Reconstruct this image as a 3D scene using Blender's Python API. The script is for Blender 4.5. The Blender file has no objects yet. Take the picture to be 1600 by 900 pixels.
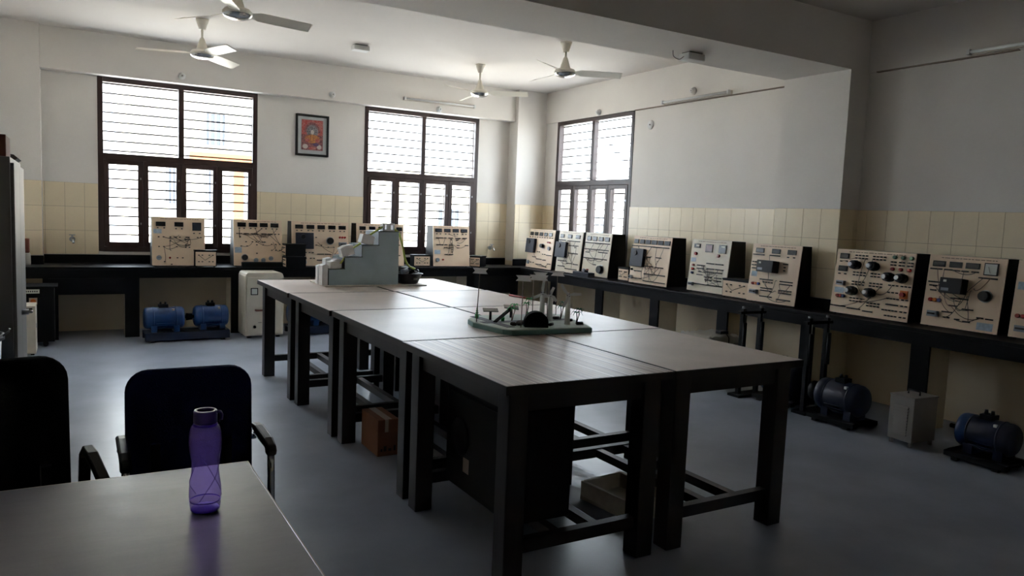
import bpy, bmesh, math, random
from mathutils import Vector, Matrix
random.seed(7)
S = bpy.context.scene
COL = S.collection

# ------------------------------------------------------------------ camera
CF, YAW, PITCH, ROLL, CH = 1176.709, math.radians(30.357), math.radians(-5.395), math.radians(2.324), 1.5
fw = Vector((math.sin(YAW)*math.cos(PITCH), math.cos(YAW)*math.cos(PITCH), math.sin(PITCH)))
rt = Vector((math.cos(YAW), -math.sin(YAW), 0.0)); upv = rt.cross(fw)
r2 = math.cos(ROLL)*rt + math.sin(ROLL)*upv
u2 = -math.sin(ROLL)*rt + math.cos(ROLL)*upv
cam = bpy.data.cameras.new('camera'); cam.sensor_width = 36; cam.sensor_fit = 'HORIZONTAL'
cam.lens = CF*36/1600; cam.clip_start = 0.02; cam.clip_end = 400
camo = bpy.data.objects.new('camera', cam); COL.objects.link(camo)
mw = Matrix.Identity(4)
for i in range(3):
    mw[i][0] = r2[i]; mw[i][1] = u2[i]; mw[i][2] = -fw[i]
mw[2][3] = CH
camo.matrix_world = mw; S.camera = camo

# ------------------------------------------------------------------ light
world = bpy.data.worlds.new('world'); S.world = world; world.use_nodes = True
bg = world.node_tree.nodes['Background']
bg.inputs[0].default_value = (0.86, 0.93, 1.0, 1); bg.inputs[1].default_value = 1.15
sun = bpy.data.lights.new('sun', 'SUN'); sun.energy = 4.5; sun.angle = math.radians(2); sun.color = (1, .96, .9)
suno = bpy.data.objects.new('sun', sun); COL.objects.link(suno)
suno.rotation_euler = Vector((0.72, 0.03, -1.0)).to_track_quat('-Z', 'Y').to_euler()
S.view_settings.view_transform = 'Standard'; S.view_settings.look = 'None'
S.view_settings.gamma = 1; S.view_settings.use_curve_mapping = False
S.view_settings.exposure = 4.1
S.cycles.max_bounces = 10; S.cycles.diffuse_bounces = 6; S.cycles.glossy_bounces = 4
S.cycles.transmission_bounces = 8; S.cycles.transparent_max_bounces = 12
S.cycles.sample_clamp_indirect = 6; S.cycles.caustics_reflective = False; S.cycles.caustics_refractive = False

# ------------------------------------------------------------------ materials
def lin(c):
    return tuple(((v/255)/12.92 if v/255 <= .04045 else ((v/255+.055)/1.055)**2.4) for v in c)
MATS = {}
def mat(name, col, rough=.5, metal=0.0, noise=None, bump=None, spec=None, col2=None, coat=0, emit=None, alpha=None, trans=None, stretch=None):
    m = bpy.data.materials.new(name); m.use_nodes = True
    nt = m.node_tree; b = nt.nodes['Principled BSDF']
    c = lin(col); b.inputs['Base Color'].default_value = (*c, 1)
    b.inputs['Roughness'].default_value = rough; b.inputs['Metallic'].default_value = metal
    if spec is not None: b.inputs['Specular IOR Level'].default_value = spec
    if coat: b.inputs['Coat Weight'].default_value = coat; b.inputs['Coat Roughness'].default_value = .15
    if trans: b.inputs['Transmission Weight'].default_value = trans
    if noise or bump:
        tc = nt.nodes.new('ShaderNodeTexCoord'); src = tc.outputs['Object']
        if stretch:
            mp = nt.nodes.new('ShaderNodeMapping'); mp.inputs['Scale'].default_value = stretch
            nt.links.new(src, mp.inputs[0]); src = mp.outputs[0]
    if noise:
        n = nt.nodes.new('ShaderNodeTexNoise'); n.inputs['Scale'].default_value = noise[0]; n.inputs['Detail'].default_value = 5
        nt.links.new(src, n.inputs['Vector'])
        cr = nt.nodes.new('ShaderNodeValToRGB')
        d = lin(col2) if col2 else tuple(x*(1-noise[1]) for x in c)
        cr.color_ramp.elements[0].position = .35; cr.color_ramp.elements[0].color = (*d, 1)
        cr.color_ramp.elements[1].position = .65; cr.color_ramp.elements[1].color = (*c, 1)
        nt.links.new(n.outputs['Fac'], cr.inputs[0]); nt.links.new(cr.outputs[0], b.inputs['Base Color'])
    if bump:
        n2 = nt.nodes.new('ShaderNodeTexNoise'); n2.inputs['Scale'].default_value = bump[0]; n2.inputs['Detail'].default_value = 4
        nt.links.new(src, n2.inputs['Vector'])
        bp = nt.nodes.new('ShaderNodeBump'); bp.inputs['Strength'].default_value = bump[1]; bp.inputs['Distance'].default_value = .01
        nt.links.new(n2.outputs['Fac'], bp.inputs['Height']); nt.links.new(bp.outputs[0], b.inputs['Normal'])
    MATS[name] = m
    return m

def wall_mat(name, col, lower, zs):
    """white paint above, cream paint below zs (world height)"""
    m = mat(name, col, .75, noise=(1.3, .06), bump=(60, .05))
    nt = m.node_tree; b = nt.nodes['Principled BSDF']
    g = nt.nodes.new('ShaderNodeNewGeometry'); sx = nt.nodes.new('ShaderNodeSeparateXYZ'); nt.links.new(g.outputs['Position'], sx.inputs[0])
    gt = nt.nodes.new('ShaderNodeMath'); gt.operation = 'GREATER_THAN'; gt.inputs[1].default_value = zs
    nt.links.new(sx.outputs[2], gt.inputs[0])
    mx = nt.nodes.new('ShaderNodeMix'); mx.data_type = 'RGBA'
    old = b.inputs['Base Color'].links[0].from_socket
    nt.links.new(gt.outputs[0], mx.inputs[0]); mx.inputs[6].default_value = (*lin(lower), 1); nt.links.new(old, mx.inputs[7])
    nt.links.new(mx.outputs[2], b.inputs['Base Color'])
    return m

wall_mat('wall_paint', (235, 230, 223), (226, 212, 186), .85)
mat('ceiling_paint', (222, 216, 210), .8, noise=(.9, .05))
mat('floor_concrete', (160, 168, 182), .32, noise=(1.7, .35), bump=(14, .06), col2=(136, 144, 158), spec=.35)
mat('tile_cream', (246, 230, 198), .28, noise=(2.5, .08))
mat('grout', (176, 158, 128), .8)
mat('granite', (15, 15, 20), .4, noise=(120, .4), col2=(8, 8, 11), spec=.15)
mat('window_wood', (58, 38, 34), .45, noise=(9, .3), stretch=(1, 1, .2))
mat('grill_steel', (60, 58, 60), .5)
mat('brass', (150, 135, 100), .35, .9)
mat('panel_cream', (240, 213, 184), .38, noise=(5, .05))
mat('panel_white', (226, 214, 192), .34, noise=(5, .05))
mat('housing_black', (10, 10, 13), .55, noise=(30, .3), spec=.15)
mat('black_plastic', (14, 14, 18), .42, spec=.3)
mat('grey_plastic', (40, 43, 55), .45, spec=.3)
mat('display', (26, 26, 32), .2)
mat('display_grey', (54, 58, 68), .25)
mat('display_red', (110, 44, 50), .22)
mat('white_plastic', (226, 226, 224), .4)
mat('meter_face', (210, 212, 206), .3)
mat('silver', (170, 172, 176), .3, .9)
mat('chrome', (200, 202, 206), .12, 1.0)
mat('lamp_red', (150, 30, 26), .25)
mat('lamp_orange', (214, 110, 30), .3)
mat('lamp_blue', (36, 44, 110), .25)
mat('lamp_green', (86, 120, 92), .3)
mat('mcb_grey', (140, 146, 156), .4)
mat('sticker', (176, 190, 206), .5, noise=(40, .25))
mat('print_dark', (120, 92, 74), .6)
mat('wire_dark', (34, 24, 24), .5)
mat('wire_red', (92, 40, 30), .5)
mat('wire_grey', (120, 112, 104), .5)
mat('table_wood', (27, 20, 20), .48, noise=(14, .35), stretch=(1, 1, .15), bump=(25, .08))
mat('table_laminate', (224, 210, 202), .42, noise=(3.5, .10), bump=(9, .08), spec=.5)
mat('edge_dark', (30, 22, 21), .45)
mat('edge_pale', (188, 178, 170), .45)
mat('desk_laminate', (110, 110, 124), .3, noise=(3, .16), bump=(7, .12), coat=.25, stretch=(1, 2.2, 1))
mat('fabric_black', (12, 12, 14), .95, bump=(250, .3), spec=.1)
mat('fabric_navy', (18, 24, 66), .95, bump=(250, .3), spec=.1)
mat('fan_cream', (232, 226, 212), .3, noise=(6, .05))
mat('fan_silver', (190, 190, 190), .2, .8)
mat('motor_blue', (24, 66, 120), .35, noise=(9, .3), bump=(30, .05))
mat('motor_navy', (12, 24, 56), .42, noise=(9, .3))
mat('base_blue', (20, 34, 62), .5, noise=(8, .35))
mat('iron_dark', (12, 12, 15), .6, spec=.2)
mat('cabinet_cream', (214, 206, 190), .42, noise=(5, .12))
mat('steel_grey', (116, 114, 110), .5, noise=(4, .1), spec=.4)
mat('box_grey', (138, 134, 130), .45, noise=(6, .1))
mat('cardboard', (152, 104, 76), .8, noise=(8, .15))
mat('brown_card', (110, 60, 44), .75, noise=(8, .2))
mat('tape', (190, 170, 150), .35)
mat('thermocol', (222, 216, 204), .7, noise=(25, .12))
mat('polythene', (208, 204, 196), .3, bump=(12, .5))
mat('paper', (246, 246, 248), .6, noise=(14, .12), bump=(12, .2))
mat('model_green', (180, 202, 212), .55, noise=(6, .12))
mat('model_teal', (40, 58, 60), .5, noise=(6, .15))
mat('hose_green', (190, 202, 90), .35)
mat('tub_black', (20, 22, 30), .3)
mat('foam_green', (196, 208, 198), .7, noise=(7, .15))
mat('foam_edge', (112, 152, 146), .6)
mat('road_grey', (92, 96, 102), .7)
mat('stick', (120, 104, 92), .6)
mat('flag_paper', (214, 210, 208), .6)
mat('leaf_green', (70, 160, 96), .5)
mat('leaf_dark', (40, 100, 76), .5)
mat('rock_brown', (74, 62, 54), .8, noise=(30, .4))
mat('tower_white', (236, 234, 230), .5)
mat('print_red', (176, 52, 46), .5)
mat('pic_frame', (20, 17, 18), .35)
mat('pic_mat', (186, 190, 190), .6)
mat('pic_red', (172, 62, 56), .5, noise=(45, .6), col2=(190, 130, 124))
mat('pic_maroon', (86, 38, 52), .5, noise=(60, .6), col2=(170, 110, 104))
mat('pic_grey', (160, 156, 158), .5, noise=(60, .6), col2=(70, 62, 70))
mat('pic_orange', (214, 150, 84), .5, noise=(55, .5), col2=(150, 84, 60))
mat('pic_cream', (206, 196, 190), .5)
mat('pic_purple', (70, 44, 84), .5)
mat('conduit', (206, 198, 186), .5)
mat('conduit_dirty', (146, 130, 116), .7)
mat('tube_lamp', (214, 214, 212), .3)
mat('rubber', (14, 14, 14), .7)
mat('masonry_cream', (226, 212, 186), .8, noise=(4, .08))
mat('slot_dark', (60, 58, 56), .7)
mat('label_white', (220, 220, 210), .5)
mat('bin_blue', (70, 100, 130), .35)
mat('facade_cream', (232, 224, 206), .8)
mat('facade_orange', (166, 92, 48), .8)
mat('facade_window', (52, 56, 66), .3)
mat('facade_frame', (150, 150, 150), .5)
mat('ground_sand', (172, 169, 164), .9, noise=(.4, .15))
mat('water_lid', (64, 44, 120), .35)
mat('water_ring', (104, 72, 220), .3)

def add_translucency(name, w):
    m = MATS[name]; nt = m.node_tree; b = nt.nodes['Principled BSDF']; o = next(n for n in nt.nodes if n.type == 'OUTPUT_MATERIAL')
    t = nt.nodes.new('ShaderNodeBsdfTranslucent'); t.inputs[0].default_value = b.inputs['Base Color'].default_value
    mx = nt.nodes.new('ShaderNodeMixShader'); mx.inputs[0].default_value = w
    nt.links.new(b.outputs[0], mx.inputs[1]); nt.links.new(t.outputs[0], mx.inputs[2]); nt.links.new(mx.outputs[0], o.inputs[0])
for nm in ('flag_paper', 'leaf_green', 'leaf_dark', 'polythene'): add_translucency(nm, .55)
def schlick(nt, f0):
    lw = nt.nodes.new('ShaderNodeLayerWeight'); lw.inputs[0].default_value = .5
    p = nt.nodes.new('ShaderNodeMath'); p.operation = 'POWER'; p.inputs[1].default_value = 5; nt.links.new(lw.outputs['Facing'], p.inputs[0])
    q = nt.nodes.new('ShaderNodeMath'); q.operation = 'MULTIPLY_ADD'; q.inputs[1].default_value = 1-f0; q.inputs[2].default_value = f0
    nt.links.new(p.outputs[0], q.inputs[0]); return q
def thin_glass():
    m = bpy.data.materials.new('window_glass'); m.use_nodes = True; nt = m.node_tree; nt.nodes.clear()
    o = nt.nodes.new('ShaderNodeOutputMaterial'); t = nt.nodes.new('ShaderNodeBsdfTransparent'); g = nt.nodes.new('ShaderNodeBsdfGlossy')
    t.inputs[0].default_value = (.94, .96, .97, 1); g.inputs['Roughness'].default_value = .02
    f = schlick(nt, .05)
    mx = nt.nodes.new('ShaderNodeMixShader'); nt.links.new(f.outputs[0], mx.inputs[0]); nt.links.new(t.outputs[0], mx.inputs[1]); nt.links.new(g.outputs[0], mx.inputs[2])
    nt.links.new(mx.outputs[0], o.inputs[0]); MATS['window_glass'] = m
thin_glass()
def purple_plastic():
    m = bpy.data.materials.new('bottle_purple'); m.use_nodes = True; nt = m.node_tree; nt.nodes.clear()
    o = nt.nodes.new('ShaderNodeOutputMaterial'); t = nt.nodes.new('ShaderNodeBsdfTransparent'); g = nt.nodes.new('ShaderNodeBsdfGlossy'); d = nt.nodes.new('ShaderNodeBsdfTranslucent')
    t.inputs[0].default_value = (.70, .62, .95, 1); g.inputs['Roughness'].default_value = .08; d.inputs[0].default_value = (.36, .24, .74, 1)
    m1 = nt.nodes.new('ShaderNodeMixShader'); m1.inputs[0].default_value = .22
    nt.links.new(t.outputs[0], m1.inputs[1]); nt.links.new(d.outputs[0], m1.inputs[2])
    f = schlick(nt, .04)
    m2 = nt.nodes.new('ShaderNodeMixShader'); nt.links.new(f.outputs[0], m2.inputs[0]); nt.links.new(m1.outputs[0], m2.inputs[1]); nt.links.new(g.outputs[0], m2.inputs[2])
    nt.links.new(m2.outputs[0], o.inputs[0]); MATS['bottle_purple'] = m
purple_plastic()
def striped_laminate():
    m = mat('striped_laminate', (150, 126, 108), .42, bump=(9, .05), spec=.45)
    nt = m.node_tree; b = nt.nodes['Principled BSDF']
    tc = nt.nodes.new('ShaderNodeTexCoord'); mp = nt.nodes.new('ShaderNodeMapping'); mp.inputs['Scale'].default_value = (46, .35, 1)
    nt.links.new(tc.outputs['Object'], mp.inputs[0])
    n = nt.nodes.new('ShaderNodeTexNoise'); n.inputs['Scale'].default_value = 2.0; n.inputs['Detail'].default_value = 3
    nt.links.new(mp.outputs[0], n.inputs['Vector'])
    mp2 = nt.nodes.new('ShaderNodeMapping'); mp2.inputs['Scale'].default_value = (88, .12, 1); nt.links.new(tc.outputs['Object'], mp2.inputs[0])
    w = nt.nodes.new('ShaderNodeTexNoise'); w.inputs['Scale'].default_value = 1.0; w.inputs['Detail'].default_value = 1.5
    nt.links.new(mp2.outputs[0], w.inputs['Vector'])
    a = nt.nodes.new('ShaderNodeValToRGB'); e = a.color_ramp.elements
    e[0].position = .38; e[0].color = (*lin((136, 110, 96)), 1); e[1].position = .62; e[1].color = (*lin((190, 166, 150)), 1)
    nt.links.new(n.outputs['Fac'], a.inputs[0])
    r = nt.nodes.new('ShaderNodeValToRGB'); r.color_ramp.elements[0].position = .57; r.color_ramp.elements[1].position = .66
    nt.links.new(w.outputs['Fac'], r.inputs[0])
    mx = nt.nodes.new('ShaderNodeMix'); mx.data_type = 'RGBA'
    nt.links.new(r.outputs[0], mx.inputs[0]); nt.links.new(a.outputs[0], mx.inputs[6]); mx.inputs[7].default_value = (*lin((222, 210, 200)), 1)
    nt.links.new(mx.outputs[2], b.inputs['Base Color'])
striped_laminate()

# ------------------------------------------------------------------ mesh helpers
class MB:
    def __init__(s): s.v = []; s.f = []; s.sm = []
    def add(s, vs, fs, smooth=False):
        o = len(s.v); s.v += [tuple(p) for p in vs]
        for f in fs: s.f.append(tuple(i+o for i in f)); s.sm.append(smooth)
        return s
    def hexa(s, p):   # 8 corners: bottom ring 0-3, top ring 4-7
        return s.add(p, [(3,2,1,0),(4,5,6,7),(0,1,5,4),(1,2,6,5),(2,3,7,6),(3,0,4,7)])
    def box(s, x0, y0, z0, x1, y1, z1):
        return s.hexa([(x0,y0,z0),(x1,y0,z0),(x1,y1,z0),(x0,y1,z0),(x0,y0,z1),(x1,y0,z1),(x1,y1,z1),(x0,y1,z1)])
    def cyl(s, a, b, r, r1=None, n=16, caps=True):
        a = Vector(a); b = Vector(b); r1 = r if r1 is None else r1
        d = (b-a).normalized(); t = Vector((0,0,1)) if abs(d.z) < .9 else Vector((1,0,0))
        e = d.cross(t).normalized(); g = d.cross(e)
        ring = lambda c, q: [c + e*q*math.cos(2*math.pi*i/n) + g*q*math.sin(2*math.pi*i/n) for i in range(n)]
        s.add(ring(a, r)+ring(b, r1), [(i, i+n, (i+1) % n+n, (i+1) % n) for i in range(n)], True)
        if caps:
            s.add(ring(a, r), [tuple(range(n))]); s.add(ring(b, r1), [tuple(reversed(range(n)))])
        return s
    def lathe(s, prof, c=(0,0,0), n=24, axis='z', a0=0, twist=None):
        vs = []
        for k, (r, h) in enumerate(prof):
            for i in range(n):
                a = 2*math.pi*i/n + a0
                q = r*(1+(twist(h, a) if twist else 0))
                p = (q*math.cos(a), q*math.sin(a), h)
                if axis == 'y': p = (p[0], p[2], p[1])
                if axis == 'x': p = (p[2], p[0], p[1])
                vs.append((p[0]+c[0], p[1]+c[1], p[2]+c[2]))
        fs = [(k*n+i, k*n+(i+1) % n, (k+1)*n+(i+1) % n, (k+1)*n+i) for k in range(len(prof)-1) for i in range(n)]
        return s.add(vs, fs, True)
    def tube(s, pts, r, n=6):
        pts = [Vector(p) for p in pts]; rings = []
        for k, p in enumerate(pts):
            d = (pts[min(k+1, len(pts)-1)]-pts[max(k-1, 0)]).normalized()
            t = Vector((0,0,1)) if abs(d.z) < .9 else Vector((1,0,0))
            e = d.cross(t).normalized(); g = d.cross(e)
            rings += [p+e*r*math.cos(2*math.pi*i/n)+g*r*math.sin(2*math.pi*i/n) for i in range(n)]
        m = len(pts)
        fs = [(k*n+i, k*n+(i+1) % n, (k+1)*n+(i+1) % n, (k+1)*n+i) for k in range(m-1) for i in range(n)]
        fs += [tuple(reversed(range(n))), tuple((m-1)*n+i for i in range(n))]
        return s.add(rings, fs, True)
    def prism(s, poly, off):   # poly: 3d points, extruded by off
        n = len(poly); off = Vector(off)
        vs = [Vector(p) for p in poly]+[Vector(p)+off for p in poly]
        return s.add(vs, [tuple(reversed(range(n))), tuple(range(n, 2*n))]+[(i, (i+1) % n, (i+1) % n+n, i+n) for i in range(n)])
    def ball(s, c, r, n=12, sc=(1,1,1)):
        prof = [(max(1e-4, math.sin(math.pi*k/8)), -math.cos(math.pi*k/8)) for k in range(9)]
        vs = []
        for rr, h in prof:
            for i in range(n):
                a = 2*math.pi*i/n; vs.append((c[0]+r*sc[0]*rr*math.cos(a), c[1]+r*sc[1]*rr*math.sin(a), c[2]+r*sc[2]*h))
        return s.add(vs, [(k*n+i, k*n+(i+1) % n, (k+1)*n+(i+1) % n, (k+1)*n+i) for k in range(8) for i in range(n)], True)
    def mesh(s, name, m):
        me = bpy.data.meshes.new(name); me.from_pydata(s.v, [], s.f)
        for p, q in zip(me.polygons, s.sm): p.use_smooth = q
        bm = bmesh.new(); bm.from_mesh(me); bmesh.ops.remove_doubles(bm, verts=bm.verts, dist=1e-6)
        bmesh.ops.recalc_face_normals(bm, faces=bm.faces); bm.to_mesh(me); bm.free()
        me.materials.append(MATS[m]); return me
    def build(s, name, m, parent=None, bevel=0):
        o = bpy.data.objects.new(name, s.mesh(name, m)); COL.objects.link(o)
        if parent: o.parent = parent
        if bevel:
            b = o.modifiers.new('bevel', 'BEVEL'); b.width = bevel; b.segments = 2; b.limit_method = 'ANGLE'
        return o
def B(*a): return MB().box(*a)
def tag(o, label, cat, group=None):
    o['label'] = label; o['category'] = cat
    if group: o['group'] = group
    return o
def struct(o): o['kind'] = 'structure'; return o
def thing(name, label, cat, loc=(0,0,0), rz=0, group=None):
    o = bpy.data.objects.new(name, None); o.empty_display_size = .1; COL.objects.link(o)
    o.location = loc; o.rotation_euler = (0,0,rz); return tag(o, label, cat, group)
def dup(root, loc=None, rz=None, label=None):
    def cp(o, par):
        c = o.copy(); COL.objects.link(c); c.parent = par
        for ch in o.children: cp(ch, c)
        return c
    r = cp(root, None)
    if loc is not None: r.location = loc
    if rz is not None: r.rotation_euler = (0,0,rz)
    if label: r['label'] = label
    return r

# ------------------------------------------------------------------ room shell
XL, XR, YN, YB, ZC, ZW, ZS, ZT = -.77, 6.121, -2.6, 9.863, 3.337, 2.891, .917, 1.686
XP, PN, PF, TH = 5.864, 4.334, 5.046, .25
def wall_grid(us, zs, holes, place):
    """solid wall of cells with openings; place(u, depth, z)"""
    m = MB(); nu, nz = len(us)-1, len(zs)-1
    solid = lambda i, k: 0 <= i < nu and 0 <= k < nz and not any(h[0] <= us[i] < h[1] and h[2] <= zs[k] < h[3] for h in holes)
    for i in range(nu):
        for k in range(nz):
            if not solid(i, k): continue
            a, b, c, d = us[i], us[i+1], zs[k], zs[k+1]
            m.add([place(a,0,c), place(b,0,c), place(b,0,d), place(a,0,d)], [(0,1,2,3)])
            m.add([place(a,TH,c), place(b,TH,c), place(b,TH,d), place(a,TH,d)], [(3,2,1,0)])
            for di, dk, e in ((-1,0,[(a,c),(a,d)]), (1,0,[(b,c),(b,d)]), (0,-1,[(a,c),(b,c)]), (0,1,[(a,d),(b,d)])):
                if not solid(i+di, k+dk):
                    m.add([place(e[0][0],0,e[0][1]), place(e[1][0],0,e[1][1]), place(e[1][0],TH,e[1][1]), place(e[0][0],TH,e[0][1])], [(0,1,2,3)])
    return m
W1, W2, W3 = (.257, 2.007), (3.394, 5.115), (7.569, 9.316)
wb = struct(wall_grid([XL-TH, W1[0], W1[1], W2[0], W2[1], XR+TH], [-.2, ZS, ZW, ZC+.2], [(*W1, ZS, ZW), (*W2, ZS, ZW)], lambda u, d, z: (u, YB+d, z)).build('wall_back', 'wall_paint'))
wr = struct(wall_grid([YN-TH, W3[0], W3[1], YB], [-.2, ZS, ZW, ZC+.2], [(*W3, ZS, ZW)], lambda u, d, z: (XR+d, u, z)).build('wall_right', 'wall_paint'))
wl = struct(B(XL-TH, YN, -.2, XL, YB, ZC+.2).build('wall_left', 'wall_paint'))
wn = struct(B(XL-TH, YN-TH, -.2, XR, YN, ZC+.2).build('wall_near', 'wall_paint'))
struct(B(XL, YN, -.2, XR, YB, 0).build('floor', 'floor_concrete'))
struct(B(XL, YN, ZC, XR, YB, ZC+.2).build('ceiling', 'ceiling_paint'))
struct(B(XL, PN, 2.896, XR, PF, ZC).build('ceiling_beam', 'wall_paint'))
struct(B(-.283, 9.703, ZW, 5.624, YB, ZC).build('lintel_beam', 'wall_paint'))
struct(B(XR-.018, PF, ZW, XR, 9.618, ZC).build('lintel_band', 'wall_paint'))
struct(B(XR-.018, YN, ZW, XR, PN, ZC).build('lintel_band', 'wall_paint'))
pl = struct(B(XL, 9.618, 0, -.283, YB, ZC).build('corner_pillar', 'wall_paint'))
pr = struct(B(5.624, 9.618, 0, XR, YB, ZC).build('corner_pillar', 'wall_paint'))
pp = struct(B(XP, PN, 0, XR, PF, 2.896).build('wall_pillar', 'wall_paint'))

# cream dado tiles, each a piece of its wall
TW, THT, TT = .1925, .268, .008
tile_mesh = {}
def tile(w, h, parent, loc, rz):
    key = (round(w, 3), round(h, 3))
    if key not in tile_mesh:
        g = .0016
        m = MB().hexa([(g,0,g),(w-g,0,g),(w-g,TT,g),(g,TT,g),(g,0,h-g),(w-g,0,h-g),(w-g,TT,h-g),(g,TT,h-g)])
        tile_mesh[key] = m.mesh('tile', 'tile_cream')
    o = bpy.data.objects.new('tile', tile_mesh[key]); COL.objects.link(o); o.parent = parent
    o.location = loc; o.rotation_euler = (0,0,rz)
ROWS = [(ZT-THT*(k+1), ZT-THT*k) for k in range(3)]
def tile_run(parent, a, b, start, place, skip=()):
    """tiles from a to b along a wall with joints at start + n*TW"""
    k = math.floor((a-start)/TW); u = start+k*TW
    while u < b-.004:
        p, q = max(u, a), min(u+TW, b)
        for z0, z1 in ROWS:
            segs = [(p, q)]
            for s0, s1 in skip:
                segs = [x for sg in segs for x in ((sg[0], min(sg[1], s0)), (max(sg[0], s1), sg[1])) if x[1]-x[0] > .012]
            for x0, x1 in segs: place(x0, x1, z0, z1)
        u += TW
def grout(name, x0, y0, x1, y1, parent):
    B(x0, y0, ROWS[2][0], x1, y1, ZT).build('grout_bed', 'grout', parent)
tile_run(wb, -.283, 5.624, -.264, lambda a, b, c, d: tile(b-a, d-c, wb, (a, YB-TT-.001, c), 0), [W1, W2])
for a, b in ((-.283, W1[0]), (W1[1], W2[0]), (W2[1], 5.624)): grout('g', a, YB-.005, b, YB, wb)
tile_run(wr, PF, 9.618, 7.387, lambda a, b, c, d: tile(b-a, d-c, wr, (XR-TT-.001, b, c), -math.pi/2), [W3])
tile_run(wr, 1.4, PN, 3.855, lambda a, b, c, d: tile(b-a, d-c, wr, (XR-TT-.001, b, c), -math.pi/2))
for a, b in ((PF, W3[0]), (W3[1], 9.618), (1.4, PN)): grout('g', XR-.005, a, XR, b, wr)
tile_run(pl, XL, -.283, -.264, lambda a, b, c, d: tile(b-a, d-c, pl, (a, 9.618-TT-.001, c), 0))
tile_run(pr, 5.624, XR-.01, 5.70, lambda a, b, c, d: tile(b-a, d-c, pr, (a, 9.618-TT-.001, c), 0))
tile_run(pp, PN-.008, PF, 4.52, lambda a, b, c, d: tile(b-a, d-c, pp, (XP-TT-.001, b, c), -math.pi/2))
tile_run(pp, XP, XR-.01, XP, lambda a, b, c, d: tile(b-a, d-c, pp, (a, PN-TT-.001, c), 0))
grout('g', XL, 9.613, -.283, 9.618, pl); grout('g', 5.624, 9.613, XR, 9.618, pr)
grout('g', XP-.005, PN, XP, PF, pp); grout('g', XP, PN-.005, XR, PN, pp)

# ------------------------------------------------------------------ windows
def rect_ring(m, x0, z0, x1, z1, t, y0, y1):
    m.box(x0, y0, z0, x0+t, y1, z1); m.box(x1-t, y0, z0, x1, y1, z1)
    m.box(x0+t, y0, z1-t, x1-t, y1, z1); m.box(x0+t, y0, z0, x1-t, y1, z0+t); return m
bar_cache = {}
def window(name, w, loc, rz):
    h = ZW-ZS
    r = bpy.data.objects.new(name, None); COL.objects.link(r); r.location = loc; r.rotation_euler = (0,0,rz); struct(r)
    rect_ring(MB(), 0, 0, w, h, .055, -.006, .075).build('window_frame', 'window_wood', r, .004)
    zt = h*.551
    B(.055, -.004, zt-.036, w-.055, .075, zt+.036).build('transom', 'window_wood', r, .004)
    B(w/2-.03, -.004, zt+.036, w/2+.03, .075, h-.055).build('mullion', 'window_wood', r, .004)
    for a, b in ((.055, w/2-.03), (w/2+.03, w-.055)):
        B(a, .034, zt+.036, b, .038, h-.055).build('pane', 'window_glass', r)
    q = (w-.11)/4
    for k in range(4):
        a = .055+k*q
        s = rect_ring(MB(), a+.002, .057, a+q-.002, zt-.038, .052, -.012, .04).build('sash', 'window_wood', r, .004)
        B(a+.054, .012, .109, a+q-.054, .016, zt-.09).build('pane', 'window_glass', s)
        for hz in (.3, .78):
            MB().box(a+q-.034, -.018, zt*hz-.012, a+q-.022, -.012, zt*hz+.012).build('latch', 'silver', s)
    for k in range(1, 4): B(.055+k*q-.034, .041, .055, .055+k*q+.034, .075, zt-.036).build('mullion', 'window_wood', r)
    n = 18
    for k in range(n):
        z = h*(k+.75)/(n+.3)
        if abs(z-zt) < .03: continue
        key = round(w, 3)
        if key not in bar_cache: bar_cache[key] = MB().box(0, -.004, -.009, w, .004, .009).mesh('grill_bar', 'grill_steel')
        o = bpy.data.objects.new('grill_bar', bar_cache[key]); COL.objects.link(o); o.parent = r; o.location = (0, .11, z)
    return r
window('window_1', W1[1]-W1[0], (W1[0], YB, ZS), 0)
window('window_2', W2[1]-W2[0], (W2[0], YB, ZS), 0)
window('window_3', W3[1]-W3[0], (XR, W3[1], ZS), -math.pi/2)

# ------------------------------------------------------------------ outside
struct(B(-90, 13.5, -3.7, 120, 140, -3.5).build('ground', 'ground_sand'))
struct(B(9, -60, -3.7, 120, 13.5, -3.5).build('ground', 'ground_sand'))
def building(label, x0, y0, w, d, hgt, wins, bands, rz=0):
    r = thing('neighbour_building', label, 'building', (x0, y0, -3.5), rz)
    B(0, 0, 0, w, d, hgt).build('wall', 'facade_cream', r)
    for a, c, b2, d2 in bands: B(a, -.12, c, b2, 0, d2).build('band', 'facade_orange', r)
    for a, c, b2, d2 in wins:
        f = rect_ring(MB(), a, c, b2, d2, .08, -.1, .05).build('window', 'facade_frame', r)
        B(a+.08, -.04, c+.08, b2-.08, -.01, d2-.08).build('pane', 'facade_window', f)
        for k in range(1, 4):
            xx = a+(b2-a)*k/4; B(xx-.03, -.08, c+.08, xx+.03, -.03, d2-.08).build('glazing_bar', 'facade_frame', f)
    B(-.3, -.3, hgt, w+.3, d+.3, hgt+.3).build('roof', 'facade_cream', r)
    return r
wins = [(x, z, x+.55, z+1.5) for x in (1.05, 2.4, 3.85) for z in (4.9, 1.9)]+[(2.4, 7.1, 3.2, 8.4), (4.0, 7.1, 4.8, 8.4), (5.6, 4.9, 6.2, 6.4)]
building('cream block with orange bands seen through the left back window', 1.8, 30, 7.6, 9, 11, wins, [(3.45, 0, 3.8, 6.6), (4.45, 0, 4.9, 6.6), (1.9, 6.62, 7.6, 6.9)])
building('long pale low block seen through the middle and right windows', 18, 44, 44, 9, 7.5, [(2+4*i, 3.6, 3.6+4*i, 5.4) for i in range(10)], [])

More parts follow.
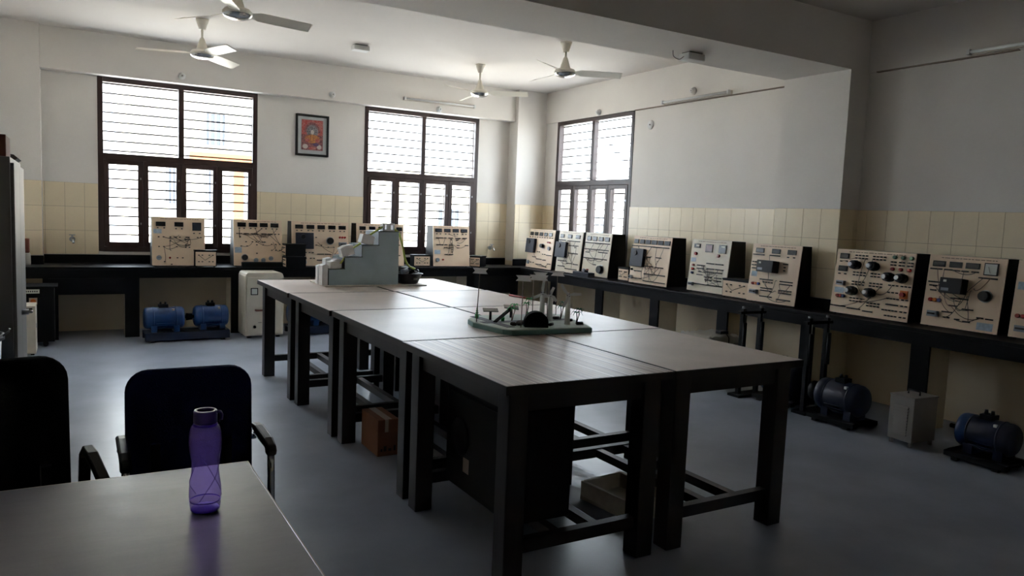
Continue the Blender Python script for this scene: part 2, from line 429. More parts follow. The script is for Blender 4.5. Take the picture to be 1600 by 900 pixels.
# ------------------------------------------------------------------ granite bench
ZB, XBF, YBF = .782, 5.53, 9.226
bench = thing('granite_bench', 'L shaped black granite bench along the back and right walls', 'bench', (0,0,0))
g_ = .003
m = MB().prism([(XL+g_, YBF, ZB-.03), (XBF, YBF, ZB-.03), (XBF, 1.2, ZB-.03), (XR-g_, 1.2, ZB-.03), (XR-g_, PN-g_, ZB-.03), (XP-g_, PN-g_, ZB-.03), (XP-g_, PF+g_, ZB-.03), (XR-g_, PF+g_, ZB-.03), (XR-g_, 9.615, ZB-.03), (5.621, 9.615, ZB-.03), (5.621, YB-g_, ZB-.03), (-.28, YB-g_, ZB-.03), (-.28, 9.615, ZB-.03), (XL+g_, 9.615, ZB-.03)], (0,0,.03))
m.build('worktop', 'granite', bench, .004)
B(XL+.003, YBF+.012, .66, XBF+.01, YBF+.035, ZB-.03).build('fascia', 'granite', bench)
B(XBF+.012, 1.2, .655, XBF+.035, YBF+.03, ZB-.03).build('fascia', 'granite', bench)
B(-.23, YBF+.004, .485, .49, YBF+.03, .66).build('sink_apron', 'granite', bench)
B(4.80, YBF+.004, .42, 5.5, YBF+.03, .66).build('sink_apron', 'granite', bench)
for x0, x1 in ((-.28, -.141), (.488, .632), (1.6, 1.738), (2.62, 2.76), (3.62, 3.76), (4.7, 4.83), (5.40, 5.52)):
    k_ = B(x0, YBF+.03, 0, x1, YBF+.052, ZB-.03).build('support_slab', 'granite', bench)
    B(x0+.004, YBF+.052, 0, x1-.004, 9.6, ZB-.03).build('support_masonry', 'masonry_cream', k_)
for y0, y1 in ((7.325, 7.472), (6.309, 6.448), (5.291, 5.428), (4.286, 4.42), (3.252, 3.397), (2.2, 2.34), (8.35, 8.49)):
    k_ = B(XBF+.04, y0, 0, XBF+.062, y1, ZB-.03).build('support_slab', 'granite', bench)
    B(XBF+.062, y0+.004, 0, 5.855, y1-.004, ZB-.03).build('support_masonry', 'masonry_cream', k_)
B(-.28, YB-.024, ZB, 5.621, YB-.009, .878).build('backsplash', 'granite', bench)
B(XR-.024, PF+.003, ZB, XR-.009, 9.59, .878).build('backsplash', 'granite', bench)
B(XR-.024, 1.2, ZB, XR-.009, PN-.025, .878).build('backsplash', 'granite', bench)
B(XL+.003, 9.595, ZB, -.275, 9.609, .878).build('backsplash', 'granite', bench)
B(5.616, 9.595, ZB, XR-.003, 9.609, .878).build('backsplash', 'granite', bench)
B(XP-.024, PN-.024, ZB, XP-.010, PF, .878).build('backsplash', 'granite', bench)

# ------------------------------------------------------------------ lab tables
ZTA = .851
def make_table(L, W, top, label):
    r = thing('lab_table', label, 'table', group='lab tables in the middle of the room')
    B(0, 0, ZTA-.026, W, L, ZTA).build('table_top', top, r, .003)
    e = MB(); t = .010
    e.box(-.004, -.004, ZTA-.036, W+.004, t, ZTA-.001); e.box(-.004, L-t, ZTA-.036, W+.004, L+.004, ZTA-.001)
    e.box(-.004, t, ZTA-.036, t, L-t, ZTA-.001); e.box(W-t, t, ZTA-.036, W+.004, L-t, ZTA-.001)
    e.build('edge_band', 'edge_dark', r)
    i, lg = .035, .092
    for x in (i, W-i-lg):
        for y in (i, L-i-lg):
            B(x, y, 0, x+lg, y+lg, ZTA-.026).build('leg', 'table_wood', r, .004)
    for x in (i+.02, W-i-.055):
        B(x, i+lg, ZTA-.125, x+.03, L-i-lg, ZTA-.026).build('apron', 'table_wood', r)
    for y in (i+.02, L-i-.055):
        B(i+lg, y, ZTA-.125, W-i-lg, y+.03, ZTA-.026).build('apron', 'table_wood', r)
    for y in (i+.025, L-i-.07):
        B(i+lg, y, .13, W-i-lg, y+.042, .185).build('stretcher', 'table_wood', r)
    for x in (W*.36, W*.60):
        B(x, i+.067, .135, x+.042, L-i-.07, .18).build('stretcher', 'table_wood', r)
    return r
rowY = [2.45, 3.525, 4.745, 5.80, 6.90]
spec = [
 (0, 0, 'striped_laminate', 'nearest lab table with a striped wood grain top'),
 (1, 0, 'table_laminate', 'nearest lab table of the bench side row with a plain top'),
 (0, 1, 'table_laminate', 'plain topped lab table directly behind the striped table'),
 (1, 1, 'table_laminate', 'plain lab table carrying most of the small town model'),
 (0, 2, 'table_laminate', 'plain lab table just in front of the staircase model'),
 (1, 2, 'table_laminate', 'lab table right of the staircase model table with red paper strip at its edge'),
 (0, 3, 'table_laminate', 'farthest lab table of the left row under the staircase model'),
 (1, 3, 'table_laminate', 'farthest lab table of the right row beside the black tub'),
]
for cx, ry, top, lab in spec:
    L = rowY[ry+1]-rowY[ry]-.020
    t = make_table(L, .848 if cx == 0 else .832, top, lab)
    jx = [0, .006, -.008, -.02][ry] if cx == 0 else [0, .012, .004, -.012][ry]
    t.location = (1.436+jx if cx == 0 else 2.302+jx, rowY[ry]+.010, 0)

# ------------------------------------------------------------------ near desk, chairs, bottle
desk = thing('desk', 'brown laminate desk in the foreground carrying the purple bottle', 'desk', (XL+.02, .62, 0))
DW, DL, DZ = .432-XL-.02, 2.224-.62, .76
B(0, 0, DZ-.025, DW, DL, DZ).build('desk_top', 'desk_laminate', desk, .002)
e = MB(); e.box(DW, -.003, DZ-.026, DW+.003, DL+.003, DZ-.0005); e.box(0, DL, DZ-.026, DW, DL+.003, DZ-.0005); e.build('edge_strip', 'edge_pale', desk)
for x in (.03, DW-.085):
    for y in (.03, DL-.085): B(x, y, 0, x+.05, y+.05, DZ-.025).build('leg', 'table_wood', desk)
for x in (.04, DW-.07): B(x, .08, DZ-.11, x+.025, DL-.085, DZ-.025).build('apron', 'table_wood', desk)
for y in (.04, DL-.07): B(.08, y, DZ-.11, DW-.085, y+.025, DZ-.025).build('apron', 'table_wood', desk)

def cushion(w, h, t, rad, nx=20, curve=0.0):
    """rounded slab in local XZ with thickness along Y; centre bottom at origin"""
    m = MB(); pts = []
    for cx, cz, a0 in ((w/2-rad, h-rad, 0), (-w/2+rad, h-rad, 90), (-w/2+rad*.5, rad*.5, 180), (w/2-rad*.5, rad*.5, 270)):
        rr = rad if a0 < 180 else rad*.5
        for k in range(7):
            a = math.radians(a0+15*k); pts.append((cx+rr*math.cos(a), cz+rr*math.sin(a)))
    n = len(pts); c = (0, h/2)
    layers = [(0, .90), (.12*t, .97), (.35*t, 1), (.65*t, 1), (.88*t, .97), (t, .90)]
    vs = []
    for y, sc in layers:
        for x, z in pts:
            k = 1-(1-sc)*.35
            X = c[0]+(x-c[0])*k; Z = c[1]+(z-c[1])*k
            vs.append((X, y+curve*((X/(w/2))**2-.5), Z))
    fs = [(k*n+i, k*n+(i+1) % n, (k+1)*n+(i+1) % n, (k+1)*n+i) for k in range(len(layers)-1) for i in range(n)]
    m.add(vs, fs, True)
    o = len(vs)
    m.add(vs[:n]+[(0, -.02*1-curve*.5, h/2)], [(i, n, (i+1) % n) for i in range(n)], True)
    m.add(vs[-n:]+[(0, t+.012-curve*.5, h/2)], [((i+1) % n, n, i) for i in range(n)], True)
    return m
def chair(label, loc, fab, top, bw, style):
    r = thing('office_chair', label, 'chair', loc, 0 if style == 'pad' else .2, 'chairs behind the desk')   # faces -Y
    zb = .47
    o = cushion(bw, top-zb, .06, .075, curve=-.02).build('backrest', fab, r); o.rotation_euler = (-.06, 0, 0); o.location = (0, 0, zb)
    s = cushion(bw+.03, .46, .07, .08).build('seat', fab, r); s.rotation_euler = (math.pi/2, 0, 0); s.location = (0, .03, .40)
    ax = .226 if style == 'pad' else .238
    for sg in (-1, 1):
        x = sg*ax
        if style == 'pad':
            f = MB().tube([(x, .06, .62), (x, .05, .645), (x, -.02, .66), (x, -.21, .66), (x, -.238, .64), (x, -.245, .58), (x, -.27, .05), (x, -.26, .016), (x, .0, .014), (x, .30, .014), (x, .31, .03)], .0125, 10)
            f.build('frame_tube', 'chrome', r)
            p = MB()
            prof = [(-.255, .640), (-.262, .658), (-.25, .678), (-.20, .692), (-.05, .698), (.02, .69), (.03, .672), (-.04, .664), (-.18, .664), (-.218, .654), (-.224, .640)]
            p.prism([(x-.017, a, b) for a, b in prof], (.034, 0, 0)); p.build('arm_pad', 'black_plastic', r, .008)
        else:
            path = [(x, .02, .40), (x, .035, .56), (x, .02, .655), (x, -.02, .685), (x, -.08, .68), (x, -.22, .635), (x, -.29, .59), (x, -.32, .52), (x, -.33, .40)]
            p = MB(); pts = [Vector(q) for q in path]; L = []; Rr = []
            for k, q in enumerate(pts):
                d = (pts[min(k+1, len(pts)-1)]-pts[max(k-1, 0)]).normalized(); nn = Vector((0, -d.z, d.y))*.013
                L.append(q+nn); Rr.append(q-nn)
            for k in range(len(pts)-1):
                h = Vector((.017, 0, 0))
                p.hexa([L[k]-h, L[k]+h, Rr[k]+h, Rr[k]-h, L[k+1]-h, L[k+1]+h, Rr[k+1]+h, Rr[k+1]-h])
            p.build('arm_loop', 'black_plastic', r, .005)
    for z in (.30, .38) if style == 'pad' else (.37,):
        MB().cyl((-ax, -.1 if z < .35 else .04, z), (ax, -.1 if z < .35 else .04, z), .011, n=8).build('cross_tube', 'chrome' if style == 'pad' else 'black_plastic', r)
    for sg in (-1, 1): B(sg*.12-.015, -.02, .36, sg*.12+.015, .09, zb+.18).build('back_bracket', 'iron_dark', r)
    if style != 'pad':
        MB().cyl((0, -.2, .10), (0, -.2, .40), .028, n=14).build('gas_column', 'chrome', r)
        for k in range(5):
            a = k*2*math.pi/5+.3; c, s2 = math.cos(a), math.sin(a)
            lg = MB().tube([(0, -.2, .11), (c*.14, -.2+s2*.14, .105), (c*.27, -.2+s2*.27, .075)], .02, 8).build('star_leg', 'black_plastic', r)
            MB().cyl((c*.27-s2*.02, -.2+s2*.27+c*.02, .028), (c*.27+s2*.02, -.2+s2*.27-c*.02, .028), .028, n=12).build('caster', 'rubber', lg)
    return r
chair('navy blue office chair with chrome tube arms behind the purple bottle', (.362, 2.86, 0), 'fabric_navy', .91, .425, 'pad')
chair('black high backed chair with loop arms at the left end of the desk', (-.203, 2.74, 0), 'fabric_black', .995, .39, 'loop')

bt = thing('water_bottle', 'purple translucent water bottle on the foreground desk', 'bottle', (.270, 1.893, .76))
tw = lambda h, a: .06*math.sin(2*a+h*38)*max(0, min(1, (.150-h)/.03))*max(0, min(1, (h-.02)/.02))
prof = [(.0005, .002), (.028, .001), (.034, .006), (.0355, .02), (.035, .027), (.0355, .03), (.0345, .06), (.0325, .085), (.0318, .105), (.033, .125), (.0355, .15), (.0372, .172), (.0365, .19), (.033, .207), (.0265, .219), (.0245, .223), (.0245, .226)]
fine = []
for (r0, h0), (r1, h1) in zip(prof, prof[1:]):
    for k in range(3): fine.append((r0+(r1-r0)*k/3, h0+(h1-h0)*k/3))
fine.append(prof[-1])
bd = MB().lathe(fine, n=40, twist=tw).build('body', 'bottle_purple', bt)
def rad_at(h):
    for (r0, h0), (r1, h1) in zip(prof[1:], prof[2:]):
        if h0 <= h <= h1: return r0+(r1-r0)*(h-h0)/max(1e-6, h1-h0)
    return .033
for k in range(3):
    pts = []
    for i in range(15):
        h = .034+.098*i/14; a = 2.1*k+1.9*i/14; q = rad_at(h)*(1+tw(h, a))+.0004; pts.append((q*math.cos(a), q*math.sin(a), h))
    MB().tube(pts, .0010, 6).build('grip_ridge', 'bottle_purple', bd)
MB().lathe([(.0345, .026), (.0362, .0275), (.0345, .029)], n=36).build('base_ring', 'water_ring', bd)
MB().lathe([(.0005, .012), (.030, .010), (.0335, .005), (.030, .002), (.0005, .003)], n=36).build('base_disc', 'water_ring', bd)
MB().lathe([(.0275, .212), (.0275, .217), (.0262, .218)], n=32).build('neck_ring', 'water_ring', bt)
lid = MB().lathe([(.0005, .219), (.0265, .219), (.0272, .222), (.0272, .246), (.0255, .249), (.020, .249), (.0185, .245), (.018, .238), (.0005, .238)], n=32).build('lid', 'water_lid', bt)
MB().tube([(.024, -.012, .246), (.032, -.012, .245), (.035, -.012, .237), (.034, -.012, .226), (.029, -.012, .222)], .004, 8).build('carry_loop', 'water_lid', lid)

# ------------------------------------------------------------------ trainer boards
BH, BT = .545, .053
def board(label, origin, rz, w, sp, pm='panel_cream', h=BH, depth=.25, group='electrical trainer boards on the bench'):
    r = thing('trainer_board', label, 'trainer board', origin, rz, group)
    t = BT*h/BH; Ln = math.hypot(h, t); n = Vector((0, -h/Ln, t/Ln))
    P = lambda u, v, d=0: Vector((u*w, t*(1-v), h*(1-v)))+n*d
    rnd = random.Random(label)
    pb = lambda u0, v0, u1, v1, d0, d1, mb=None: (mb or MB()).hexa([P(u0,v1,d0),P(u1,v1,d0),P(u1,v0,d0),P(u0,v0,d0),P(u0,v1,d1),P(u1,v1,d1),P(u1,v0,d1),P(u0,v0,d1)])
    MB().prism([(.004, .002, 0), (.004, depth+.03, 0), (.004, depth, h-.002), (.004, t+.001, h-.002)], (w-.008, 0, 0)).build('housing', 'housing_black', r)
    pb(0, 0, 1, 1, 0, .010).build('face_panel', pm, r)
    for x in (.03, w-.03):
        MB().cyl((x, .03, -.012), (x, .03, 0), .010, n=8).build('foot', 'rubber', r)
    m = MB()   # printed title line
    u = .16
    while u < .86:
        l = rnd.uniform(.02, .07); pb(u, .032, min(u+l, .88), .042, .010, .0106, m); u += l+.012
    m.build('title_print', 'print_dark', r)['kind'] = 'stuff'
    for mt in sp.get('meters', []):
        u0, v0, u1, v1 = mt[:4]; k = mt[4] if len(mt) > 4 else 'display'
        if k == 'analog':
            b = pb(u0, v0, u1, v1, .010, .022).build('meter', 'black_plastic', r)
            pb(u0+.012, v0+.012, u1-.012, v1-.012, .022, .0235).build('meter_face', 'meter_face', b)
            MB().tube([P((u0+u1)/2, v1-.03, .025), P((u0+u1)/2-.03, v0+.05, .025)], .0015, 4).build('needle', 'wire_dark', b)
        else:
            b = pb(u0, v0, u1, v1, .010, .019).build('meter', 'black_plastic', r)
            pb(u0+.010, v0+.012, u1-.010, v1-.012, .019, .0195).build('screen', k, b)
            if len(mt) > 5: pb(u0+.35*(u1-u0), v0+.02, u1-.15*(u1-u0), v0+.05, .0195, .020).build('lit_window', 'label_white', b)
    m = MB(); socks = []
    su, sv = .0085/w, .0052/h
    for row in sp.get('rows', []):
        u0, u1, v, k = row[:4]; dv = row[4] if len(row) > 4 else 0
        for i in range(k):
            u = u0+(u1-u0)*(i/(k-1) if k > 1 else 0); vv = v+dv*i
            socks.append((u, vv)); pb(u-su, vv-sv, u+su, vv+sv, .010, .022, m)
    if m.v: m.build('terminal_sockets', 'black_plastic', r)['kind'] = 'stuff'
    for (u0, v0, u1, v1, d) in sp.get('boxes', []):
        b = pb(u0, v0, u1, v1, .010, d).build('plug_in_unit', 'grey_plastic' if d < .07 else 'black_plastic', r, .004)
        if d < .07:
            c = P(u0+(u1-u0)*.4, v0+(v1-v0)*.25, d); MB().cyl(c, c+n*.012, .03, .026, 18).build('dial', 'black_plastic', b)
        else:
            pb(u0+.05, v0+.03, u0+.09, v0+.06, d, d+.002).build('sticker', 'label_white', b)
            pb(u0+.03, v1-.07, u0+.13, v1-.03, d, d+.002).build('name_plate', 'mcb_grey', b)
    for (u, v, rad) in sp.get('knobs', []):
        c = P(u, v, .010)
        k = MB().cyl(c, c+n*.008, rad*1.15, n=24).build('dial_ring', 'silver', r)
        MB().cyl(c+n*.008, c+n*.045, rad, rad*.88, 24).build('knob', 'black_plastic', k)
    for (u, v, col, rad) in sp.get('lamps', []):
        c = P(u, v, .010); MB().cyl(c, c+n*.022, rad, rad*.85, 14).build('indicator_lamp', col, r)
    for (u0, v0, u1, v1) in sp.get('mcb', []):
        b = pb(u0, v0, u1, v1, .010, .045).build('breaker', 'mcb_grey', r)
        pb(u0+.02, (v0+v1)/2-.012, u1-.02, (v0+v1)/2+.012, .045, .058).build('toggle', 'black_plastic', b)
    for (u0, v0, u1, v1) in sp.get('labels', []): pb(u0, v0, u1, v1, .010, .0112).build('sticker', 'sticker', r)
    for (u, v) in sp.get('plugs', []):
        c = P(u, v, .010); k = MB().cyl(c, c+n*.018, .026, n=18).build('round_socket', 'mcb_grey', r)
        for du in (-.018, .018): MB().cyl(c+Vector((du*.5, 0, 0))+n*.018, c+Vector((du*.5, 0, 0))+n*.020, .004, n=8).build('socket_hole', 'black_plastic', k)
    for (u, v) in sp.get('rheostats', []):
        c = P(u, v, .01); k = MB().cyl(c, c+n*.03, .034, n=20).build('rheostat', 'iron_dark', r)
        MB().cyl(c+n*.03, c+n*.085, .040, .034, 20).build('knob', 'black_plastic', k)
        MB().cyl(c+n*.085, c+n*.115, .020, .018, 16).build('spindle_cap', 'silver', k)
    for (u0, v0, u1, v1) in sp.get('redbox', []):
        k = pb(u0, v0, u1, v1, .01, .02).build('switch_plate', 'lamp_orange', r); c = P((u0+u1)/2, (v0+v1)/2, .02)
        MB().cyl(c, c+n*.03, .018, n=14).build('rotary_switch', 'lamp_red', k)
    nw = sp.get('wires', 8)
    if len(socks) > 3 and nw:
        for col, q in (('wire_dark', nw-nw//3), ('wire_red', nw//3)):
            m = MB()
            for _ in range(q):
                a, b = rnd.sample(socks, 2)
                if abs(a[0]-b[0])+abs(a[1]-b[1]) > .55: b = ((a[0]+b[0])/2, (a[1]+b[1])/2)
                A, Bq = P(*a, .03), P(*b, .03); mid = (A+Bq)/2+n*rnd.uniform(.01, .04)-Vector((rnd.uniform(-.03, .03), 0, rnd.uniform(.01, .10)))
                pts = [P(*a, .01)]
                for k in range(9):
                    s = k/8; q3 = A*(1-s)**2+mid*2*s*(1-s)+Bq*s*s
                    if q3.z < .004: q3.z = .004
                    pts.append(q3)
                pts.append(P(*b, .01)); m.tube(pts, .0024, 4)
            if m.v: m.build('patch_leads', col, r)['kind'] = 'stuff'
    return r
def mrow(spans, v0, v1, k='display'): return [(a, v0, b, v1, k) for a, b in spans]
def srow(spans, v): return [(a+(b-a)*.22, a+(b-a)*.78, v, 2) for a, b in spans]
s4 = [(.08, .25), (.31, .48), (.535, .70), (.76, .925)]
sB1 = dict(meters=[(.077, .10, .254, .19), (.42, .10, .59, .19), (.76, .10, .93, .27, 'display_grey')],
    rows=[(.11, .23, .225, 2), (.45, .56, .235, 2), (.79, .90, .325, 2), (.125, .215, .41, 2), (.34, .34, .41, 1), (.45, .52, .41, 2), (.64, .69, .41, 3), (.86, .92, .41, 2), (.34, .34, .49, 1), (.62, .70, .45, 2), (.13, .22, .61, 2), (.46, .46, .61, 1), (.63, .70, .57, 2), (.63, .70, .62, 2), (.47, .57, .84, 2), (.23, .23, .92, 1), (.36, .36, .975, 1)],
    labels=[(.03, .25, .18, .34)], plugs=[(.125, .84)], lamps=[(.33, .84, 'lamp_red', .012)], wires=14)
sB2 = dict(meters=mrow(s4, .065, .155), rows=srow(s4, .19)+[(.07, .15, .305, 3), (.22, .29, .305, 3), (.37, .48, .305, 5), (.58, .66, .305, 4), (.71, .78, .305, 3), (.86, .93, .305, 2), (.13, .13, .375, 1), (.25, .38, .48, 2), (.46, .46, .48, 1), (.59, .63, .48, 2), (.15, .27, .575, 2), (.47, .6, .545, 2), (.47, .47, .73, 1), (.78, .95, .53, 3), (.78, .95, .66, 3)],
    labels=[(.02, .60, .16, .72)], knobs=[(.22, .82, .034)], plugs=[(.45, .88), (.60, .88), (.76, .84)], wires=18)
s5 = [(.06, .195), (.255, .39), (.445, .575), (.635, .765), (.82, .95)]
sB3 = dict(meters=mrow(s5, .075, .165), rows=srow(s5, .205)+[(.42, .42, .355, 1), (.42, .51, .53, 2), (.63, .73, .575, 2), (.82, .92, .59, 3), (.24, .36, .70, 3), (.45, .54, .735, 4), (.58, .66, .735, 4), (.74, .80, .735, 3), (.9, .94, .735, 2), (.24, .24, .84, 1), (.32, .38, .83, 2), (.44, .55, .87, 5), (.58, .66, .87, 4)],
    boxes=[(.065, .255, .365, .62, .055)], knobs=[(.665, .43, .042)], lamps=[(.84, .345, 'lamp_red', .014), (.885, .345, 'lamp_red', .014), (.93, .345, 'lamp_red', .014)],
    mcb=[(.82, .46, .95, .54)], plugs=[(.09, .83)], labels=[(.10, .88, .25, .95)], wires=9)
s5b = [(.06, .19), (.26, .39), (.46, .59), (.66, .79), (.84, .96)]
sB4 = dict(meters=mrow(s5b, .07, .16), rows=srow(s5b, .2)+[(.5, .9, .5, 5), (.1, .9, .75, 9)], boxes=[(.06, .26, .36, .62, .055)], knobs=[(.7, .42, .04)], wires=5)
s4c = [(.055, .235), (.30, .47), (.535, .70), (.77, .94)]
sB5 = dict(meters=mrow(s4c, .07, .155, 'display_grey'), rows=srow(s4c, .20)+[(.09, .25, .30, 5), (.31, .34, .30, 2), (.43, .52, .30, 4), (.63, .73, .305, 4), (.83, .91, .30, 4), (.49, .49, .34, 1), (.64, .66, .355, 2), (.5, .5, .43, 1), (.1, .25, .47, 6), (.32, .36, .47, 2), (.44, .52, .47, 4), (.66, .70, .48, 2), (.89, .95, .48, 3), (.31, .36, .54, 2), (.43, .52, .54, 4), (.66, .69, .545, 2), (.51, .51, .59, 1), (.51, .51, .65, 1), (.32, .37, .71, 3), (.43, .52, .71, 4)],
    labels=[(.03, .60, .19, .70)], plugs=[(.11, .845)], lamps=[(.255, .84, 'lamp_red', .012)], wires=12)
def bb(o, x, s): pass
board('trainer board with three wide meters under the left back window', (.765, 9.31, .794), 0, .556, sB1)
board('trainer board with four meters and reddish leads behind the cream cabinet', (1.638, 9.31, .794), 0, .560, sB2)
board('trainer board with five meters, grey plug unit and round dial on the back bench', (2.315, 9.31, .794), 0, .715, sB3)
board('trainer board half hidden behind the staircase model', (3.135, 9.31, .794), 0, .645, sB4)
board('trainer board with four grey meters below the middle window', (4.205, 9.31, .794), 0, .545, sB5)
H9 = -math.pi/2
q5 = [(.05, .17), (.23, .36), (.42, .55), (.61, .73), (.79, .92)]
sR1 = dict(meters=mrow(q5, .075, .165), rows=[(.06, .94, .205, 10), (.42, .50, .58, 2), (.64, .72, .63, 2), (.80, .96, .645, 5), (.26, .36, .72, 3), (.42, .60, .765, 6), (.68, .76, .775, 3), (.2, .3, .87, 2), (.42, .62, .9, 6), (.68, .82, .92, 4, .008), (.88, .96, .86, 3)],
    boxes=[(.0, .25, .33, .62, .055)], knobs=[(.60, .42, .030)], lamps=[(.80, .32, 'lamp_red', .014), (.86, .32, 'lamp_red', .014)], plugs=[(.86, .47), (.09, .87)], wires=3)
q3 = [(.07, .23), (.40, .56), (.73, .90)]
sR2 = dict(meters=mrow(q3, .08, .17, 'display_grey'), rows=[(.05, .30, .225, 6), (.42, .9, .235, 9), (.5, .85, .345, 6), (.75, .75, .385, 1), (.52, .86, .53, 7), (.1, .45, .73, 7), (.48, .68, .775, 4), (.78, .92, .785, 4), (.12, .38, .86, 6), (.45, .9, .91, 9)], boxes=[(.0, .27, .44, .65, .055)], wires=12)
q4 = [(.09, .24), (.31, .46), (.54, .70), (.77, .93)]
sR3 = dict(meters=mrow(q4, .085, .185, 'display_grey'), rows=[(.05, .95, .235, 16), (.05, .93, .385, 15), (.1, .2, .46, 3), (.6, .9, .44, 6), (.05, .9, .595, 14), (.45, .52, .735, 3)], knobs=[(.74, .83, .052)], plugs=[(.11, .9)], lamps=[(.25, .87, 'lamp_red', .012)], wires=16)
q6 = [(.03, .15), (.19, .31), (.34, .47), (.50, .64), (.67, .80), (.83, .97)]
sR4 = dict(meters=mrow(q6, .075, .165, 'display_grey'), rows=[(.0, .95, .215, 22), (.43, .5, .435, 4), (.68, .78, .43, 4), (.42, .6, .625, 7), (.68, .86, .63, 7), (.14, .3, .745, 6), (.42, .93, .785, 16), (.1, .32, .90, 8), (.42, .95, .935, 15)], boxes=[(.04, .275, .38, .655, .055)], lamps=[(.06, .72, 'iron_dark', .013)], mcb=[(.04, .85, .10, .92)], wires=24)
sR5 = dict(meters=[(.07, .085, .23, .165, 'display_grey', 1), (.38, .085, .56, .235, 'display_red'), (.72, .08, .90, .24, 'display_grey', 1)],
    rows=[(.23, .4, .50, 5), (.47, .63, .45, 5), (.70, .86, .45, 5), (.23, .38, .56, 5), (.49, .65, .55, 5), (.72, .88, .55, 5), (.28, .32, .62, 2), (.47, .66, .61, 6), (.72, .86, .61, 5), (.25, .36, .68, 4), (.45, .62, .71, 6), (.72, .86, .71, 5), (.48, .62, .765, 5), (.72, .86, .765, 5), (.15, .9, .86, 16)],
    redbox=[], lamps=[(.14, .28, 'lamp_red', .018), (.735, .29, 'lamp_red', .018), (.11, .505, 'lamp_red', .014), (.11, .58, 'lamp_red', .014), (.11, .655, 'lamp_blue', .014)], labels=[(.02, .36, .15, .44)], mcb=[(.08, .84, .18, .90)], wires=14)
sR6 = dict(meters=[(.08, .075, .25, .155), (.42, .075, .59, .155), (.74, .075, .91, .155)],
    rows=[(.05, .25, .19, 6), (.40, .58, .19, 6), (.76, .78, .20, 1), (.88, .9, .20, 1), (.05, .16, .32, 3), (.05, .16, .375, 3), (.06, .18, .43, 4), (.70, .76, .32, 3), (.72, .72, .375, 1), (.72, .72, .43, 1), (.26, .5, .61, 9), (.33, .5, .655, 4), (.68, .9, .615, 6), (.68, .9, .66, 6), (.30, .5, .76, 6), (.30, .5, .80, 6), (.68, .9, .765, 6), (.68, .9, .81, 6), (.30, .52, .90, 8), (.66, .9, .92, 9)],
    boxes=[(.26, .285, .60, .485, .10)], lamps=[(.11, .695, 'lamp_red', .014), (.17, .695, 'lamp_orange', .014), (.23, .695, 'lamp_blue', .014)], mcb=[(.09, .80, .23, .87)], labels=[(.04, .48, .16, .57)], wires=8)
g24 = lambda u0, v0: [(u0, u0+.135, v0, 4), (u0, u0+.135, v0+.042, 4)]
sR7 = dict(meters=[(.05, .065, .17, .15), (.05, .26, .17, .345)],
    rows=[(.07, .15, .19, 2), (.07, .15, .385, 2)]+g24(.27, .085)+g24(.50, .085)+g24(.27, .345)+g24(.50, .345)+g24(.27, .49)+g24(.50, .49)+g24(.27, .745)+g24(.50, .79)
      +[(.73, .77, .145, 2), (.83, .87, .145, 2), (.93, .97, .145, 2), (.73, .77, .19, 2), (.83, .87, .19, 2), (.93, .97, .19, 2), (.74, .83, .49, 3), (.89, .98, .49, 3), (.74, .84, .595, 3), (.74, .86, .685, 4), (.92, .97, .685, 2), (.74, .86, .775, 5), (.92, .97, .775, 2), (.70, .86, .86, 5), (.92, .97, .86, 2), (.74, .86, .94, 4), (.92, .97, .94, 2), (.02, .2, .89, 6), (.25, .4, .905, 6), (.46, .56, .92, 5)],
    rheostats=[(.30, .235), (.535, .235), (.30, .635), (.535, .635), (.745, .375), (.90, .375)],
    lamps=[(.76, .075, 'lamp_green', .016), (.86, .075, 'lamp_green', .016), (.96, .075, 'lamp_green', .016), (.75, .25, 'lamp_red', .015), (.85, .25, 'lamp_red', .015), (.95, .25, 'lamp_red', .015), (.09, .73, 'lamp_red', .015), (.13, .73, 'lamp_red', .015), (.17, .73, 'lamp_blue', .015)],
    mcb=[(.07, .495, .17, .565)], labels=[(.03, .60, .16, .685)], redbox=[(.88, .55, .97, .67)], wires=8)
sR8 = dict(meters=[(.06, .085, .23, .165), (.285, .085, .45, .165), (.50, .085, .68, .165), (.74, .07, .91, .235, 'analog')],
    rows=[(.05, .18, .20, 5), (.24, .32, .20, 4), (.36, .42, .205, 3), (.47, .53, .205, 3), (.6, .66, .205, 3), (.70, .9, .275, 8), (.05, .16, .385, 4), (.2, .27, .385, 3), (.07, .14, .435, 3), (.21, .27, .435, 3), (.09, .14, .50, 3), (.22, .28, .5, 3), (.38, .58, .585, 8), (.37, .45, .69, 4), (.55, .66, .72, 5), (.29, .40, .785, 5), (.32, .37, .86, 2), (.47, .5, .87, 2), (.58, .64, .885, 3), (.75, .8, .81, 3), (.86, .92, .815, 3)],
    boxes=[(.27, .315, .56, .525, .10)], knobs=[(.80, .515, .040)], lamps=[(.10, .635, 'lamp_red', .016), (.16, .635, 'lamp_orange', .016), (.22, .635, 'lamp_blue', .016)], mcb=[(.10, .79, .23, .87)], labels=[(.74, .87, .94, .97)], wires=22)
sR9 = dict(meters=[(.08, .05, .25, .14), (.4, .05, .57, .14), (.72, .05, .9, .14)], rows=[(.3, .9, .5, 8), (.3, .9, .7, 8)], lamps=[(.08, .72, 'lamp_red', .016), (.14, .72, 'lamp_red', .016)], mcb=[(.08, .84, .22, .92)], labels=[(.03, .28, .2, .38)], wires=4)
board('trainer board in the far corner with five small meters and a grey plug unit', (5.665, 9.29, .794), H9, .655, sR1)
board('narrow trainer board with three meters and a grey plug unit below the right window', (5.665, 8.52, .794), H9, .545, sR2, 'panel_white')
board('trainer board with four pale meters and a large black dial below the right window', (5.69, 7.945, .794), H9, .545, sR3, 'panel_white')
board('trainer board with six meters and grey plug unit right of the right window', (5.655, 6.935, .795), H9, .65, sR4)
board('pale trainer board with a red display and red rotary switches', (5.72, 6.03, .796), H9, .55, sR5, 'panel_white')
